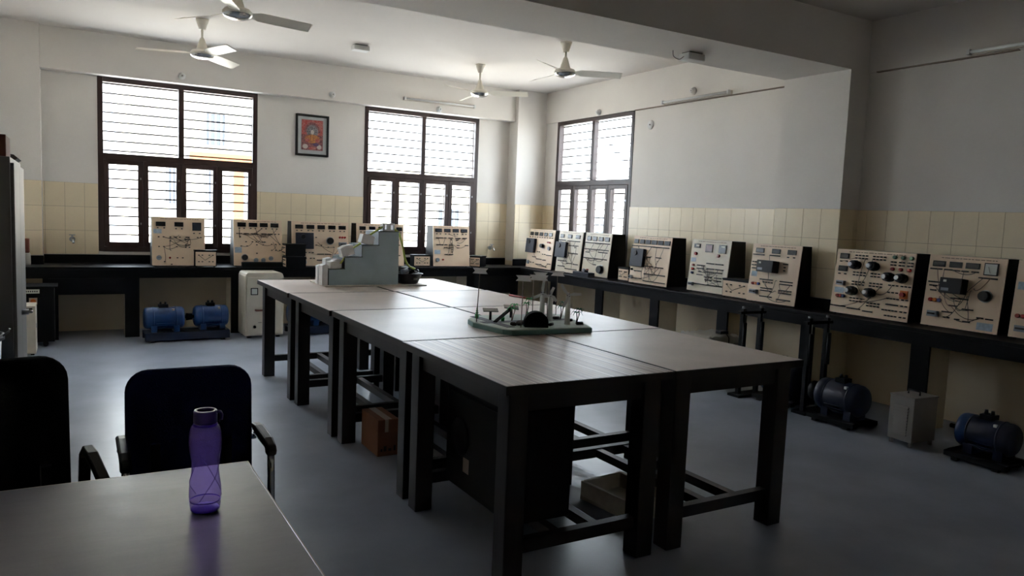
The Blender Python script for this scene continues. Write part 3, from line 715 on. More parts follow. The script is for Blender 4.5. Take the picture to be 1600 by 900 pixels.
board('trainer board with three meters and a black box just before the pillar', (5.625, 5.105, .795), H9, .56, sR6, depth=.18)
board('wide trainer board with six black rheostat knobs beside the pillar', (5.685, 4.22, .794), H9, .705, sR7)
board('trainer board with a square white dial meter at the near end', (5.73, 3.43, .796), H9, .565, sR8)
board('trainer board cut off by the right edge of the picture', (5.75, 2.80, .796), H9, .60, sR9)

def small_box(label, origin, rz, w, h, d, n=2):
    r = thing('load_box', label, 'test box', origin, rz, 'small test boxes on the bench')
    B(0, .004, 0, w, d, h).build('housing', 'housing_black', r)
    B(-.004, .0, h-.012, w+.004, d+.004, h+.004).build('lid', 'housing_black', r)
    B(.008, 0, .008, w-.008, .004, h-.018).build('face_panel', 'panel_cream', r)
    m = MB()
    for k in range(n):
        for u in (.18, .34, .66, .82):
            z = h*(.3+.4*k/max(1, n-1)); MB.box(m, u*w-.008, -.010, z-.005, u*w+.008, 0, z+.005)
    m.build('terminal_sockets', 'black_plastic', r)['kind'] = 'stuff'
    m = MB(); m.tube([(w*.2, -.012, h*.68), (w*.45, -.03, h*.4), (w*.8, -.012, h*.68)], .0025, 4); m.build('patch_lead', 'wire_dark', r)
    for x in (.02, w-.02):
        for y in (.02, d-.02): MB().cyl((x, y, -.008), (x, y, 0), .008, n=8).build('foot', 'rubber', r)
    return r
small_box('small cream faced test box in front of the board under the left window', (1.20, 9.230, .79), 0, .235, .185, .075)
small_box('lower black test box of the pair between two back boards', (2.19, 9.25, .79), -math.pi/2, .16, .125, .24)
small_box('upper black test box of the pair between two back boards', (2.185, 9.255, .927), -math.pi/2, .16, .14, .24)
small_box('small test box behind the black tub between two boards', (3.93, 9.33, .79), 0, .24, .15, .13)
small_box('small black test box at the right of the middle window board', (4.765, 9.33, .79), -.9, .16, .145, .2)
small_box('small test box between the two boards right of the right window', (5.72, 7.235, .79), H9, .20, .155, .2)
small_box('long low test box beside the board with red display', (5.66, 5.47, .79), H9, .355, .18, .2)
lb = thing('terminal_strip_box', 'low black box in front of the four meter board on the back bench', 'box', (1.72, 9.235, .782))
B(0, 0, 0, .5, .055, .06).build('housing', 'housing_black', lb, .004); B(.005, -.002, .05, .495, .0, .057).build('trim_strip', 'grey_plastic', lb)
lb = thing('terminal_strip_box', 'low dark box with plugs in front of the large dial board', 'box', (5.57, 7.98, .782), H9)
B(0, 0, 0, .34, .10, .055).build('housing', 'grey_plastic', lb, .004)
for k in range(3): MB().cyl((.2+k*.028, .05, .055), (.2+k*.028, .05, .09), .009, n=10).build('plug', 'black_plastic', lb)

# ------------------------------------------------------------------ motors under the benches
def machine(r, x0, x1, y, z, rad, mt, flip=False):
    """horizontal machine along local x"""
    L = x1-x0
    prof = [(.0005, x0), (rad*.80, x0), (rad*.93, x0+.012), (rad, x0+.03), (rad, x1-.03), (rad*.93, x1-.012), (rad*.80, x1), (.0005, x1)]
    b = MB().lathe(prof, (0, y, z), 28, 'x').build('machine_body', mt, r)
    for q in (.22, .78): MB().lathe([(rad+.001, x0+L*q-.006), (rad+.005, x0+L*q-.003), (rad+.005, x0+L*q+.003), (rad+.001, x0+L*q+.006)], (0, y, z), 28, 'x').build('band', mt, b)
    for q in range(9):
        a = math.radians(205+q*16); cy, cz = math.cos(a), math.sin(a)
        MB().hexa([(x0+L*.28, y+cy*rad*.98-.003, z+cz*rad*.98), (x1-L*.28, y+cy*rad*.98-.003, z+cz*rad*.98), (x1-L*.28, y+cy*rad*.98+.003, z+cz*rad*.98), (x0+L*.28, y+cy*rad*.98+.003, z+cz*rad*.98),
                   (x0+L*.28, y+cy*rad*1.05-.003, z+cz*rad*1.05), (x1-L*.28, y+cy*rad*1.05-.003, z+cz*rad*1.05), (x1-L*.28, y+cy*rad*1.05+.003, z+cz*rad*1.05), (x0+L*.28, y+cy*rad*1.05+.003, z+cz*rad*1.05)]).build('cooling_fin', mt, b)
    t = B(x0+L*.36, y-.045, z+rad*.95, x0+L*.60, y+.045, z+rad+.028).build('terminal_box', 'iron_dark', r, .003)
    for q in (.42, .54): MB().cyl((x0+L*q, y, z+rad+.028), (x0+L*q, y, z+rad+.055), .014, .010, 10).build('terminal_post', 'black_plastic', t)
    for q in (.16, .72): B(x0+L*q, y-rad*.75, z-rad-.03, x0+L*q+.06, y+rad*.75, z-rad*.62).build('mounting_foot', mt, r)
    B(x0+L*.68, y-rad*.72, z+rad*.70, x0+L*.74, y-rad*.52, z+rad*.86).build('name_plate', 'label_white', b)
def mgset(label, loc, rz, two=True, mt='motor_blue', L=.86, rad=.118, base='base_blue'):
    r = thing('motor_generator_set' if two else 'electric_motor', label, 'motor', loc, rz)
    bh = .105 if two else .055
    m = MB(); m.box(0, 0, .02, L, .05, bh); m.box(0, .25, .02, L, .30, bh); m.box(0, .05, bh-.02, .05, .25, bh); m.box(L-.05, .05, bh-.02, L, .25, bh)
    m.box(0, .05, bh-.02, L, .25, bh-.005)
    m.build('base_frame', base, r, .003)
    for x in (.05, L-.09):
        for y in (.005, .255): B(x, y, 0, x+.04, y+.04, .02).build('base_foot', 'rubber', r)
    zc = bh+.03+rad
    if two:
        machine(r, .0, .40, .15, zc, rad, mt); machine(r, .505, L, .15, zc+.006, rad, mt)
        MB().cyl((.39, .15, zc), (.515, .15, zc), .018, n=12).build('shaft', 'iron_dark', r)
        MB().cyl((.425, .15, zc), (.485, .15, zc), .04, .034, 16).build('coupling', 'iron_dark', r)
    else:
        machine(r, .03, L-.03, .15, zc, rad, 'motor_navy')
        MB().lathe([(rad*.82, .026), (rad*.98, .034), (rad*1.03, .05), (rad*1.03, .105), (rad*1.0, .108)], (0, .15, zc), 28, 'x').build('end_shield', mt, r)
        MB().cyl((-.05, .15, zc), (.04, .15, zc), .016, n=12).build('shaft', 'iron_dark', r)
        if L > .41: MB().cyl((-.06, .15, zc), (-.01, .15, zc), .075, n=20).build('brake_drum', 'iron_dark', r)
    return r
mgset('blue motor and generator pair on a blue base under the back bench', (.655, 8.79, 0), .03)
mgset('blue motor generator pair half hidden behind the lab tables', (2.20, 8.84, 0), .02)
mgset('dark blue motor on a black base beside the bench support', (5.018, 3.87, 0), H9, False, 'motor_navy', .42, .122, 'iron_dark')
mgset('bright blue motor on a black base at the right edge', (5.07, 2.80, 0), H9, False, 'motor_blue', .40, .108, 'iron_dark')
mgset('blue motor under the bench mostly hidden by the table corner', (5.12, 4.52, 0), H9, False, 'motor_blue', .42, .135, 'iron_dark')

def stand(label, loc):
    r = thing('brake_stand', label, 'stand', loc, 0, 'brake test stands before the right bench')
    for x in (0, .22):
        B(x, 0, 0, x+.035, .035, .78).build('upright', 'iron_dark', r)
        k = MB().cyl((x+.017, -.012, .40), (x+.017, -.012, .66), .017, n=12).build('spring_balance', 'black_plastic', r)
        MB().cyl((x+.017, -.012, .66), (x+.017, -.012, .735), .004, n=6).build('hook_rod', 'silver', k)
        MB().cyl((x+.017, .017, .78), (x+.017, .017, .80), .012, n=10).build('hand_nut', 'silver', r)
    B(-.03, -.004, .735, .285, .039, .757).build('cross_bar', 'iron_dark', r)
    B(-.04, -.05, 0, .295, .085, .022).build('base_plate', 'iron_dark', r)
    m = MB().tube([(.017, -.012, .40)]+[(.127+.11*math.cos(math.radians(a)), -.012, .275+.11*math.sin(math.radians(a))-.0) for a in range(180, 361, 20)]+[(.237, -.012, .40)], .006, 6)
    m.build('brake_belt', 'black_plastic', r)
    return r
stand('black brake test stand standing left of the wall pillar motor', (5.06, 4.62, 0))
stand('black brake test stand next to the dark blue motor', (5.11, 3.97, 0))

# louvred box
lv = thing('louvred_box', 'grey louvred metal box on the floor under the near bench', 'box', (5.055, 3.20, 0), H9-.08)
B(0, 0, .035, .19, .25, .345).build('case', 'box_grey', lv, .004)
B(-.004, -.004, .345, .194, .254, .357).build('lid', 'box_grey', lv, .003)
for k in range(10):
    q_ = MB().prism([(.04, 0, .085+k*.021), (.04, -.014, .080+k*.021), (.04, 0, .097+k*.021)], (.11, 0, 0)).build('louvre', 'box_grey', lv)
    B(.042, -.003, .0770+k*.021, .148, 0, .0855+k*.021).build('louvre_slot', 'slot_dark', q_)
for x in (.01, .16):
    for y in (.01, .22): B(x, y, 0, x+.02, y+.02, .035).build('foot', 'box_grey', lv)
MB().tube([(.05, .12, .357), (.05, .12, .385), (.14, .12, .385), (.14, .12, .357)], .007, 8).build('carry_handle', 'black_plastic', lv)

# cream cabinet in front of the back bench
cb = thing('supply_cabinet', 'cream steel cabinet with a small framed window standing before the back bench', 'cabinet', (1.675, 8.80, 0), .03)
W_, D_ = .425, .36
m = MB(); pr_ = [(0, .03), (W_, .03), (W_, .71), (W_-.012, .74), (W_-.03, .752), (.03, .752), (.012, .74), (0, .71)]
m.prism([(x, 0, z) for x, z in pr_], (0, D_, 0)); m.build('body', 'cabinet_cream', cb, .004)
d = B(.018, -.012, .05, W_-.018, 0, .70).build('door', 'cabinet_cream', cb, .004)
f = rect_ring(MB(), .055, .50, .135, .58, .009, -.019, -.012).build('window_frame', 'black_plastic', d); B(.064, -.015, .509, .126, -.012, .571).build('pane', 'meter_face', f)
hd = MB().tube([(.11, -.012, .325), (.11, -.04, .325), (.21, -.04, .325), (.21, -.012, .325)], .010, 8).build('handle', 'brown_card', d)
MB().cyl((.10, -.03, .135), (.10, -.012, .135), .015, n=16).build('cable_gland', 'black_plastic', d)
B(.15, -.0135, .66, .24, -.012, .675).build('name_plate', 'silver', d); B(.14, -.0135, .18, .18, -.012, .185).build('vent_slot', 'black_plastic', d)
for x in (.03, W_-.07):
    for y in (.03, D_-.07): B(x, y, 0, x+.04, y+.04, .03).build('foot', 'black_plastic', cb)

# carton under plastic sheet
wp = thing('wrapped_carton', 'grey carton under crumpled white plastic below the right bench', 'carton', (5.08, 5.02, 0))
B(0, 0, .05, .40, .38, .44).build('carton', 'box_grey', wp, .006)
B(.02, .02, .0, .38, .36, .05).build('pallet', 'rubber', wp)
rn = random.Random(3); m = MB(); N = 16; vs = []
for i in range(N+1):
    for j in range(N+1):
        x = -.03+.46*i/N; y = -.03+.44*j/N; edge = min(i, j, N-i, N-j)
        z = .452+rn.uniform(0, .022)-(.075+rn.uniform(-.03, .03) if edge == 0 else 0)
        vs.append((x, y, z))
m.add(vs, [(i*(N+1)+j, (i+1)*(N+1)+j, (i+1)*(N+1)+j+1, i*(N+1)+j+1) for i in range(N) for j in range(N)], True)
o = m.build('plastic_sheet', 'polythene', wp); sd = o.modifiers.new('thick', 'SOLIDIFY'); sd.thickness = .002
ad = thing('mains_adapter', 'black adapter with a hanging cable on the plastic wrapped carton', 'adapter', (5.26, 5.06, .477))
B(0, 0, 0, .10, .07, .03).build('case', 'black_plastic', ad, .005)
MB().tube([(.02, 0, .015), (.02, -.04, .02), (.02, -.085, -.02), (.02, -.09, -.12)], .004, 6).build('cable', 'black_plastic', ad)

# ------------------------------------------------------------------ things under the lab tables
cbx = thing('cardboard_box', 'brown cardboard box on the floor under the left table row', 'box', (1.598, 4.28, 0))
B(0, 0, 0, .135, .30, .225).build('carton', 'cardboard', cbx, .003)
for s_ in (0, 1): B(.0675*s_+.001, 0, .225, .0675*s_+.0665, .30, .229).build('flap', 'cardboard', cbx)
B(.045, -.0012, .15, .068, 0, .229).build('tape', 'tape', cbx); B(.045, 0, .229, .090, .30, .2302).build('tape', 'tape', cbx)
m = MB()
for k, (a, w_) in enumerate(((.02, .012), (.04, .018), (.07, .02), (.105, .012))): m.box(a, -.001, .03, a+w_, 0, .03+.016*(1+k % 2))
m.build('printed_marks', 'wire_dark', cbx)['kind'] = 'stuff'
def tray(label, loc, rz, w, l, h):
    r = thing('foam_tray', label, 'tray', loc, rz, 'white foam trays under the near tables')
    B(0, 0, 0, w, l, .02).build('tray_floor', 'thermocol', r)
    for a in ((0, 0, .02, l), (w-.02, 0, w, l), (.02, 0, w-.02, .02), (.02, l-.02, w-.02, l)): B(a[0], a[1], .02, a[2], a[3], h).build('tray_side', 'thermocol', r, .003)
    return r
tray('open white foam tray on the floor under the near tables', (2.40, 2.80, 0), .12, .30, .40, .10)
ug = thing('dark_filler_box', 'plain dark box added on the rails to fill the dark space under the striped table', 'cabinet', (1.60, 2.66, .182))  # added block standing in for unclear dark shapes, stops light under the table
B(0, 0, 0, .30, .66, .50).build('case', 'housing_black', ug, .006)
B(-.004, .04, .03, 0, .62, .46).build('side_panel', 'iron_dark', ug)
MB().lathe([(.0005, -.012), (.085, -.010), (.092, -.002), (.092, 0), (.0005, 0)], (-.004, 0, 0), 24, 'x').build('round_cover', 'iron_dark', ug).location = (0, .50, .26)
B(-.0052, .40, .10, -.004, .46, .17).build('paper_label', 'conduit_dirty', ug)
rp = thing('round_pan', 'dark round pan lying on the floor under the striped table', 'pan', (2.02, 3.15, 0))
MB().lathe([(.0005, .006), (.11, .004), (.125, .03), (.128, .031), (.113, .0), (.0005, 0)], n=28).build('dish', 'iron_dark', rp); MB().lathe([(.125, .030), (.129, .034), (.133, .030), (.129, .028), (.125, .03)], n=28).build('rim', 'silver', rp)

# ------------------------------------------------------------------ staircase water model
st = thing('staircase_model', 'grey green stepped cascade model with paper houses on the far table', 'model', (1.80, 6.19, ZTA))
B(.02, 0, 0, .94, .48, .012).build('base_board', 'thermocol', st, .002)
prof = [(.063, .012), (.063, .140), (.20, .146), (.20, .243), (.352, .250), (.352, .349), (.50, .354), (.50, .470), (.682, .474), (.686, .012)]
D0, D1 = .055, .40
sb = MB().prism([(x, D0, z) for x, z in prof], (0, D1-D0, 0)).build('stair_body', 'model_green', st)
for (x0, z0), (x1, z1) in zip(prof[1:-1:2], prof[2:-1:2]):
    B(x0-.006, D0-.004, z1, x1+.004, D1+.004, z1+.005).build('tread', 'model_teal', sb)
for (x0, z0), (x1, z1) in zip(prof[0:-2:2], prof[1:-1:2]):
    B(x0-.004, D0, z0, x0, D1, z1).build('riser', 'model_teal', sb)
def house(x, y, z, sx, sy, sz, ry=0, rz=0):
    hm = MB(); hm.box(-sx/2, -sy/2, 0, sx/2, sy/2, sz)
    hm.prism([(-sx/2-.004, -sy/2-.004, sz), (sx/2+.004, -sy/2-.004, sz), (0, -sy/2-.004, sz+.012)], (0, sy+.008, 0))
    o = hm.build('paper_house', 'paper', st); o.location = (x, y, z); o.rotation_euler = (0, ry, rz); return o
house(.115, .10, .147, .09, .07, .060, 0, .2); house(.165, .17, .147, .09, .07, .07, 0, -.1); house(.13, .27, .147, .10, .08, .075, 0, .1); house(.028, .10, .012, .05, .08, .165, 0, .1); house(.03, .22, .012, .05, .09, .15, 0, -.1)
house(.235, .10, .262, .115, .07, .080, -.30, .1); house(.392, .10, .364, .115, .07, .075, .26, .1)
fr = rect_ring(MB(), -.055, 0, .055, .068, .014, -.03, .03).build('paper_frame', 'paper', st); fr.location = (.60, .12, .480); B(-.02, -.028, .012, .02, .01, .055).build('paper_turbine', 'paper', fr)
def smooth(pts, n=6):
    out = []; p = [Vector(q) for q in pts]
    for k in range(len(p)-1):
        a, b, c, d = p[max(k-1, 0)], p[k], p[k+1], p[min(k+2, len(p)-1)]
        for i in range(n):
            t = i/n; out.append(.5*((2*b)+(c-a)*t+(2*a-5*b+4*c-d)*t*t+(3*b-a-3*c+d)*t**3))
    out.append(p[-1]); return out
MB().tube(smooth([(.125, .085, .185), (.17, .08, .20), (.20, .075, .245), (.215, .075, .27)]), .008, 8).build('hose', 'hose_green', st)
MB().tube(smooth([(.265, .10, .32), (.31, .09, .345), (.345, .085, .37)]), .008, 8).build('hose', 'hose_green', st)
MB().tube(smooth([(.42, .10, .435), (.47, .09, .47), (.545, .10, .515)]), .008, 8).build('hose', 'hose_green', st)
MB().tube(smooth([(.655, .12, .50), (.70, .10, .46), (.735, .09, .35), (.76, .09, .24), (.80, .10, .175), (.87, .12, .145)]), .010, 8).build('hose', 'hose_green', st)
tb = thing('black_tub', 'black plastic tub with a pump beside the staircase model', 'tub', (2.615, 6.36, ZTA+.012))
vs = []; N = 28
def ring(a, b, z): return [(a*math.copysign(abs(math.cos(t))**.6, math.cos(t)), b*math.copysign(abs(math.sin(t))**.6, math.sin(t)), z) for t in [2*math.pi*i/N for i in range(N)]]
for a, b, z in ((.0005, .0005, 0), (.075, .085, 0), (.092, .10, .012), (.118, .13, .085), (.124, .136, .094), (.130, .142, .094), (.128, .14, .088), (.112, .124, .082), (.088, .095, .016), (.0005, .0005, .012)): vs += ring(a, b, z)
MB().add(vs, [(k*N+i, k*N+(i+1) % N, (k+1)*N+(i+1) % N, (k+1)*N+i) for k in range(9) for i in range(N)], True).build('tub_shell', 'tub_black', tb)
B(.01, -.1375, .04, .045, -.125, .058).build('sticker', 'silver', tb)
MB().cyl((-.06, -.02, .10), (.0, -.02, .115), .026, n=16).build('pump', 'mcb_grey', tb); MB().cyl((.03, .03, .09), (.07, .0, .12), .02, n=14).build('pump_outlet', 'iron_dark', tb)
B(-.10, .01, .094, .11, .03, .104).build('cross_strip', 'iron_dark', tb); MB().tube(smooth([(.02, -.03, .11), (.06, -.06, .13), (.10, -.03, .11), (.12, .03, .12)]), .006, 6).build('cable', 'black_plastic', tb)

# ------------------------------------------------------------------ small town model
ZM = ZTA
tm = thing('town_model', 'small green energy town model on foam with flags, palms and windmills', 'model', (0, 0, ZM))
outline = [(2.012, 3.86), (2.052, 3.58), (2.085, 3.535), (2.59, 3.495), (2.625, 3.58), (2.74, 4.02), (2.70, 4.08), (2.16, 4.12), (2.045, 3.99)]
MB().prism([(x, y, 0) for x, y in outline], (0, 0, .030)).build('foam_base', 'foam_green', tm)
e = MB()
for (a, b), (c, d) in zip(outline, outline[1:]+outline[:1]):
    dx, dy = c-a, d-b; L = math.hypot(dx, dy); nx, ny = dy/L*.005, -dx/L*.005
    e.hexa([(a, b, .0), (c, d, .0), (c+nx, d+ny, .0), (a+nx, b+ny, .0), (a, b, .026), (c, d, .026), (c+nx, d+ny, .026), (a+nx, b+ny, .026)])
e.build('foam_edge', 'foam_edge', tm)
zt = .030
B(2.05, 3.80, zt, 2.65, 3.86, zt+.0015).build('road', 'road_grey', tm); B(2.10, 3.62, zt, 2.15, 4.08, zt+.002).build('road', 'road_grey', tm)
cr, sr = math.cos(-.45), math.sin(-.45)
def flag(x, y, h, w, side, dx=0, lean=0):
    s = MB().tube([(x, y, zt), (x+dx, y, zt+h)], .0026, 6).build('flag_stick', 'stick', tm)
    x += dx; z = zt+h
    a, b = (-.5*w, .5*w) if side == 0 else ((-w, .005) if side < 0 else (-.005, w))
    pr = [(a, -.034), (a+.014, -.018), (a, -.002), (b, .002), (b-.014, -.015), (b, -.032)]
    pts = [(x+q*cr, y-.004+q*sr, z+k+lean*q) for q, k in pr]
    MB().prism(pts, (.001, .002, 0)).build('flag', 'flag_paper', s)
flag(2.035, 3.87, .315, .090, 0, .012, -.06); flag(2.177, 3.60, .295, .090, 0, .004, -.06); flag(2.483, 3.975, .285, .085, 1, 0, -.06); flag(2.475, 3.79, .275, .11, -1, -.012, -.06); flag(2.69, 4.02, .285, .09, 0, .0, -.06)
def solar(x, y, h, tilt):
    p = MB().cyl((x, y, zt), (x, y, zt+h), .008, n=8).build('panel_post', 'black_plastic', tm)
    o = B(-.045, -.03, 0, .045, .03, .005).build('solar_panel', 'display', p); o.location = (x, y, zt+h); o.rotation_euler = (.2, tilt, -.4)
solar(2.15, 3.914, .058, 0.0); solar(2.33, 3.98, .062, .1)
MB().hexa([(2.12, 3.82, zt), (2.13, 3.80, zt), (2.13, 3.80, zt+.008), (2.12, 3.82, zt+.008), (2.27, 3.88, zt+.075), (2.28, 3.86, zt+.075), (2.28, 3.86, zt+.083), (2.27, 3.88, zt+.083)]).build('ramp_strip', 'black_plastic', tm)
def palm(x, y, h, mt, n=6, two=True):
    t = MB().tube([(x, y, zt), (x+.006, y, zt+h*.6), (x+.002, y, zt+h)], .0028, 6).build('palm_trunk', 'stick' if mt == 'leaf_green' else 'iron_dark', tm)
    tops = [(x+.002, y, zt+h)]
    if two:
        MB().tube([(x+.004, y, zt), (x+.02, y+.004, zt+h*.7), (x+.022, y+.004, zt+h*1.3)], .0026, 6).build('palm_trunk', 'stick', tm); tops.append((x+.022, y+.004, zt+h*1.3))
    for tx, ty, tz in tops:
        for k in range(n):
            a = k*2*math.pi/n+.4; c, s = math.cos(a), math.sin(a); m = MB(); L = .036
            P3 = [(0, 0), (.4, .010), (.75, .004), (1, -.012)]; vs = []
            for q, dz in P3:
                wv = .0055*(1-q*.8)
                vs += [(tx+c*L*q-s*wv, ty+s*L*q+c*wv, tz+dz), (tx+c*L*q, ty+s*L*q, tz+dz+.003), (tx+c*L*q+s*wv, ty+s*L*q-c*wv, tz+dz)]
            m.add(vs, [(i*3+j, i*3+j+1, i*3+j+4, i*3+j+3) for i in range(3) for j in range(2)]); m.build('palm_frond', mt, t)
palm(2.426, 3.962, .085, 'leaf_green'); palm(2.26, 3.85, .07, 'leaf_green', 7); palm(2.61, 3.85, .075, 'leaf_dark', 6); palm(2.59, 3.65, .062, 'leaf_dark', 6)
for x, y, h in ((2.105, 4.0, .07), (2.385, 3.87, .05), (2.20, 3.85, .05)):
    c = MB().lathe([(.0005, zt), (.009, zt), (.012, zt+.02), (.0005, zt+.02)], (x, y, 0), 12).build('plant_pot', 'leaf_green', tm)
    m = MB()
    for k in range(4): m.lathe([(.015-.003*k, zt+.02+k*(h-.02)/4), (.0005, zt+.02+(k+1.2)*(h-.02)/4)], (x, y, 0), 7)
    m.build('plant_leaves', 'leaf_green', c)['kind'] = 'stuff'
rn = random.Random(5)
for k in range(9):
    MB().ball((2.175+.085*rn.random(), 3.66+.07*rn.random(), zt+.008), .016, 8, (1.1, .9, .8)).build('rock', 'rock_brown', tm)
ap = [(math.cos(math.radians(a)), math.sin(math.radians(a))) for a in range(0, 181, 12)]
MB().prism([(2.265+.062*c, 3.575-.028*c, zt+.028+.060*s) for c, s in ap]+[(2.203, 3.603, zt), (2.327, 3.547, zt)], (.03, .065, 0)).build('tunnel', 'fabric_black', tm)
def mill(x, y, h, rb, br):
    t = MB().cyl((x, y, zt), (x, y, zt+h), .017, .014, 16).build('windmill_tower', 'tower_white', tm)
    MB().cyl((x-.012, y-.02, zt+h+.004), (x+.01, y+.014, zt+h+.004), .011, n=12).build('windmill_motor', 'black_plastic', t)
    for a in br:
        c, s = math.cos(math.radians(a)), math.sin(math.radians(a)); d = Vector((c*.85, -c*.5, s)); w = Vector((-s*.85, s*.5, c))
        p = Vector((x-.014, y-.024, zt+h+.004)); MB().prism([p+w*.004, p+d*rb*.4+w*.014, p+d*rb+w*.010, p+d*rb-w*.006, p-w*.004], (.002, .003, 0)).build('windmill_blade', 'tower_white', t)
mill(2.56, 3.985, .145, .085, (205, 85, 325)); mill(2.50, 3.80, .155, .05, (190, 70, 310)); mill(2.515, 3.635, .172, .075, (5, 125, 245))
for x, y, a in ((2.577, 3.838, .1), (2.60, 3.725, .3), (2.585, 3.60, .0), (2.385, 3.60, .6)):
    MB().cyl((x-.02*math.cos(a), y+.01-.02*math.sin(a), zt+.009), (x+.022*math.cos(a), y+.01+.02*math.sin(a), zt+.009), .009, n=12).build('battery', 'black_plastic', tm)
tag(MB().tube([(3.10, 5.33, ZTA+.008), (3.115, 5.20, ZTA+.008), (3.122, 5.04, ZTA+.008)], .008, 10).build('paper_roll', 'print_red'), 'red paper roll at the edge of the right row of tables', 'paper')

# ------------------------------------------------------------------ left side things
cp = thing('steel_cupboard', 'grey steel cupboard standing against the left wall', 'cupboard', (XL+.02, 4.58, 0))
CW = -.268-XL-.02
B(0, 0, 0, CW, .90, 1.70).build('carcass', 'steel_grey', cp, .004)
for a, b in ((.012, .447), (.453, .888)):
    d = B(CW, a, .06, CW+.016, b, 1.67).build('door', 'steel_grey', cp, .003)
    if a < .1:
        h = MB().cyl((CW+.016, .40, .86), (CW+.05, .40, .86), .016, n=14).build('lock', 'silver', d); MB().tube([(CW+.05, .40, .86), (CW+.062, .40, .86), (CW+.062, .46, .855)], .008, 8).build('handle', 'chrome', d)
bx = tag(B(XL+.05, 4.64, 1.701, -.287, 4.95, 1.812).build('brown_box', 'brown_card', None, .004), 'brown cardboard box on top of the steel cupboard', 'box')
fl = tag(MB().prism([(-.40, 5.0, 1.701), (-.270, 5.0, 1.701), (-.256, 5.0, 1.712), (-.275, 5.0, 1.730), (-.40, 5.0, 1.738)], (0, .35, 0)).build('folded_file', 'steel_grey'), 'grey folded file lying on the steel cupboard top', 'file')
eq = thing('control_cabinet', 'black control cabinet with an orange switch below the left end of the bench', 'cabinet', (XL+.02, 8.86, 0))
EW = -.17-XL-.02
B(0, .0, .05, EW, .36, .60).build('case', 'housing_black', eq, .004); B(-.0, -.012, .60, EW+.03, .36, .615).build('top_plate', 'iron_dark', eq)
B(EW-.28, -.003, .545, EW-.125, 0, .585).build('label_strip', 'label_white', eq)
m = MB()
for k in range(7): m.box(EW-.26+k*.018, -.004, .558, EW-.249+k*.018, -.003, .572)
m.build('label_print', 'wire_dark', eq)['kind'] = 'stuff'
s = B(EW-.215, -.006, .435, EW-.145, 0, .50).build('switch_plate', 'tape', eq); MB().cyl((EW-.18, -.018, .467), (EW-.18, -.006, .467), .024, n=16).build('switch_knob', 'lamp_orange', s)
for x in (.05, EW-.08): MB().cyl((x, .02, .025), (x, .06, .025), .025, n=12).build('caster', 'rubber', eq); MB().cyl((x, .30, .025), (x, .34, .025), .025, n=12).build('caster', 'rubber', eq)
wx = thing('white_panel_box', 'tall white metal box in front of the black control cabinet', 'box', (-.56, 8.40, 0))
B(0, 0, .015, .245, .30, .475).build('case', 'cabinet_cream', wx, .004); B(.17, -.004, .44, .22, 0, .455).build('name_plate', 'black_plastic', wx); B(.243, .05, .26, .249, .10, .30).build('side_clip', 'silver', wx)
for x in (.01, .20):
    for y in (.01, .26): B(x, y, 0, x+.03, y+.03, .015).build('foot', 'rubber', wx)
jr = thing('jar', 'clear jar with a brown lid on the left end of the back bench', 'jar', (-.45, 9.45, ZB))
MB().lathe([(.0005, 0), (.06, 0), (.064, .02), (.062, .12), (.052, .135), (.0005, .135)], n=20).build('jar_body', 'polythene', jr); B(-.058, -.05, .135, .055, .05, .285).build('jar_lid', 'brown_card', jr, .01)
bn = thing('waste_bin', 'tall blue bin with a black rim beside the steel cupboard', 'bin', (-.46, 4.22, 0))
MB().lathe([(.0005, .0), (.13, .0), (.165, .83), (.155, .83), (.12, .02), (.0005, .02)], n=24).build('bin_body', 'bin_blue', bn)
MB().lathe([(.163, .825), (.178, .832), (.178, .856), (.158, .856), (.156, .832), (.163, .825)], n=24).build('rim', 'black_plastic', bn); MB().tube([(.17, -.03, .85), (.195, -.03, .87), (.20, -.03, .885)], .006, 6).build('bin_handle', 'silver', bn)

# ------------------------------------------------------------------ wall and ceiling fittings
def fan(label, x, y, ang, drop=.345):
    r = thing('ceiling_fan', label, 'ceiling fan', (x, y, ZC), ang, 'cream ceiling fans')
    MB().lathe([(.0005, 0), (.062, 0), (.058, -.02), (.032, -.10), (.0005, -.10)], n=20).build('canopy', 'fan_cream', r)
    MB().cyl((0,0,-.09), (0,0,-drop+.10), .011, n=10).build('down_rod', 'fan_cream', r)
    MB().lathe([(.018, -drop+.16), (.030, -drop+.13), (.055, -drop+.05), (.06, -drop+.035)], n=20).build('shank_cover', 'fan_cream', r)
    MB().lathe([(.0005, -drop+.04), (.095, -drop+.035), (.112, -drop+.015), (.112, -drop-.008), (.0005, -drop-.008)], n=28).build('motor_housing', 'fan_cream', r)
    MB().lathe([(.112, -drop-.006), (.10, -drop-.026), (.06, -drop-.042), (.0005, -drop-.048)], n=28).build('bottom_cover', 'fan_silver', r)
    for k in range(3):
        a = 2*math.pi*k/3; c, s = math.cos(a), math.sin(a); m = MB(); vs = []
        for q, wv in ((.10, .035), (.17, .055), (.24, .062), (.42, .06), (.585, .056), (.60, .045)):
            for sd_ in (-1, 1):
                tz = -.020*sd_*(1 if q > .15 else .3)
                for th in (0, .003): vs.append((c*q-s*wv*sd_, s*q+c*wv*sd_, -drop+.005+tz+th-(.008*(q-.1)/.5)))
        fs = []
        for i in range(5):
            o = i*4; p = o+4
            fs += [(o, p, p+2, o+2), (o+1, o+3, p+3, p+1), (o, o+1, p+1, p), (o+2, p+2, p+3, o+3)]
        fs += [(0, 2, 3, 1), (20, 21, 23, 22)]
        m.add(vs, fs); m.build('blade', 'fan_cream', r)
    return r
R_ = math.radians
fan('ceiling fan above the left back window', 1.144, 8.28, R_(48))
fan('ceiling fan nearest the back right corner', 4.339, 8.387, R_(-37))
fan('ceiling fan just behind the ceiling beam', 4.481, 6.734, R_(-27), .315)
fan('ceiling fan cut by the top edge of the picture', 1.134, 6.352, R_(8))
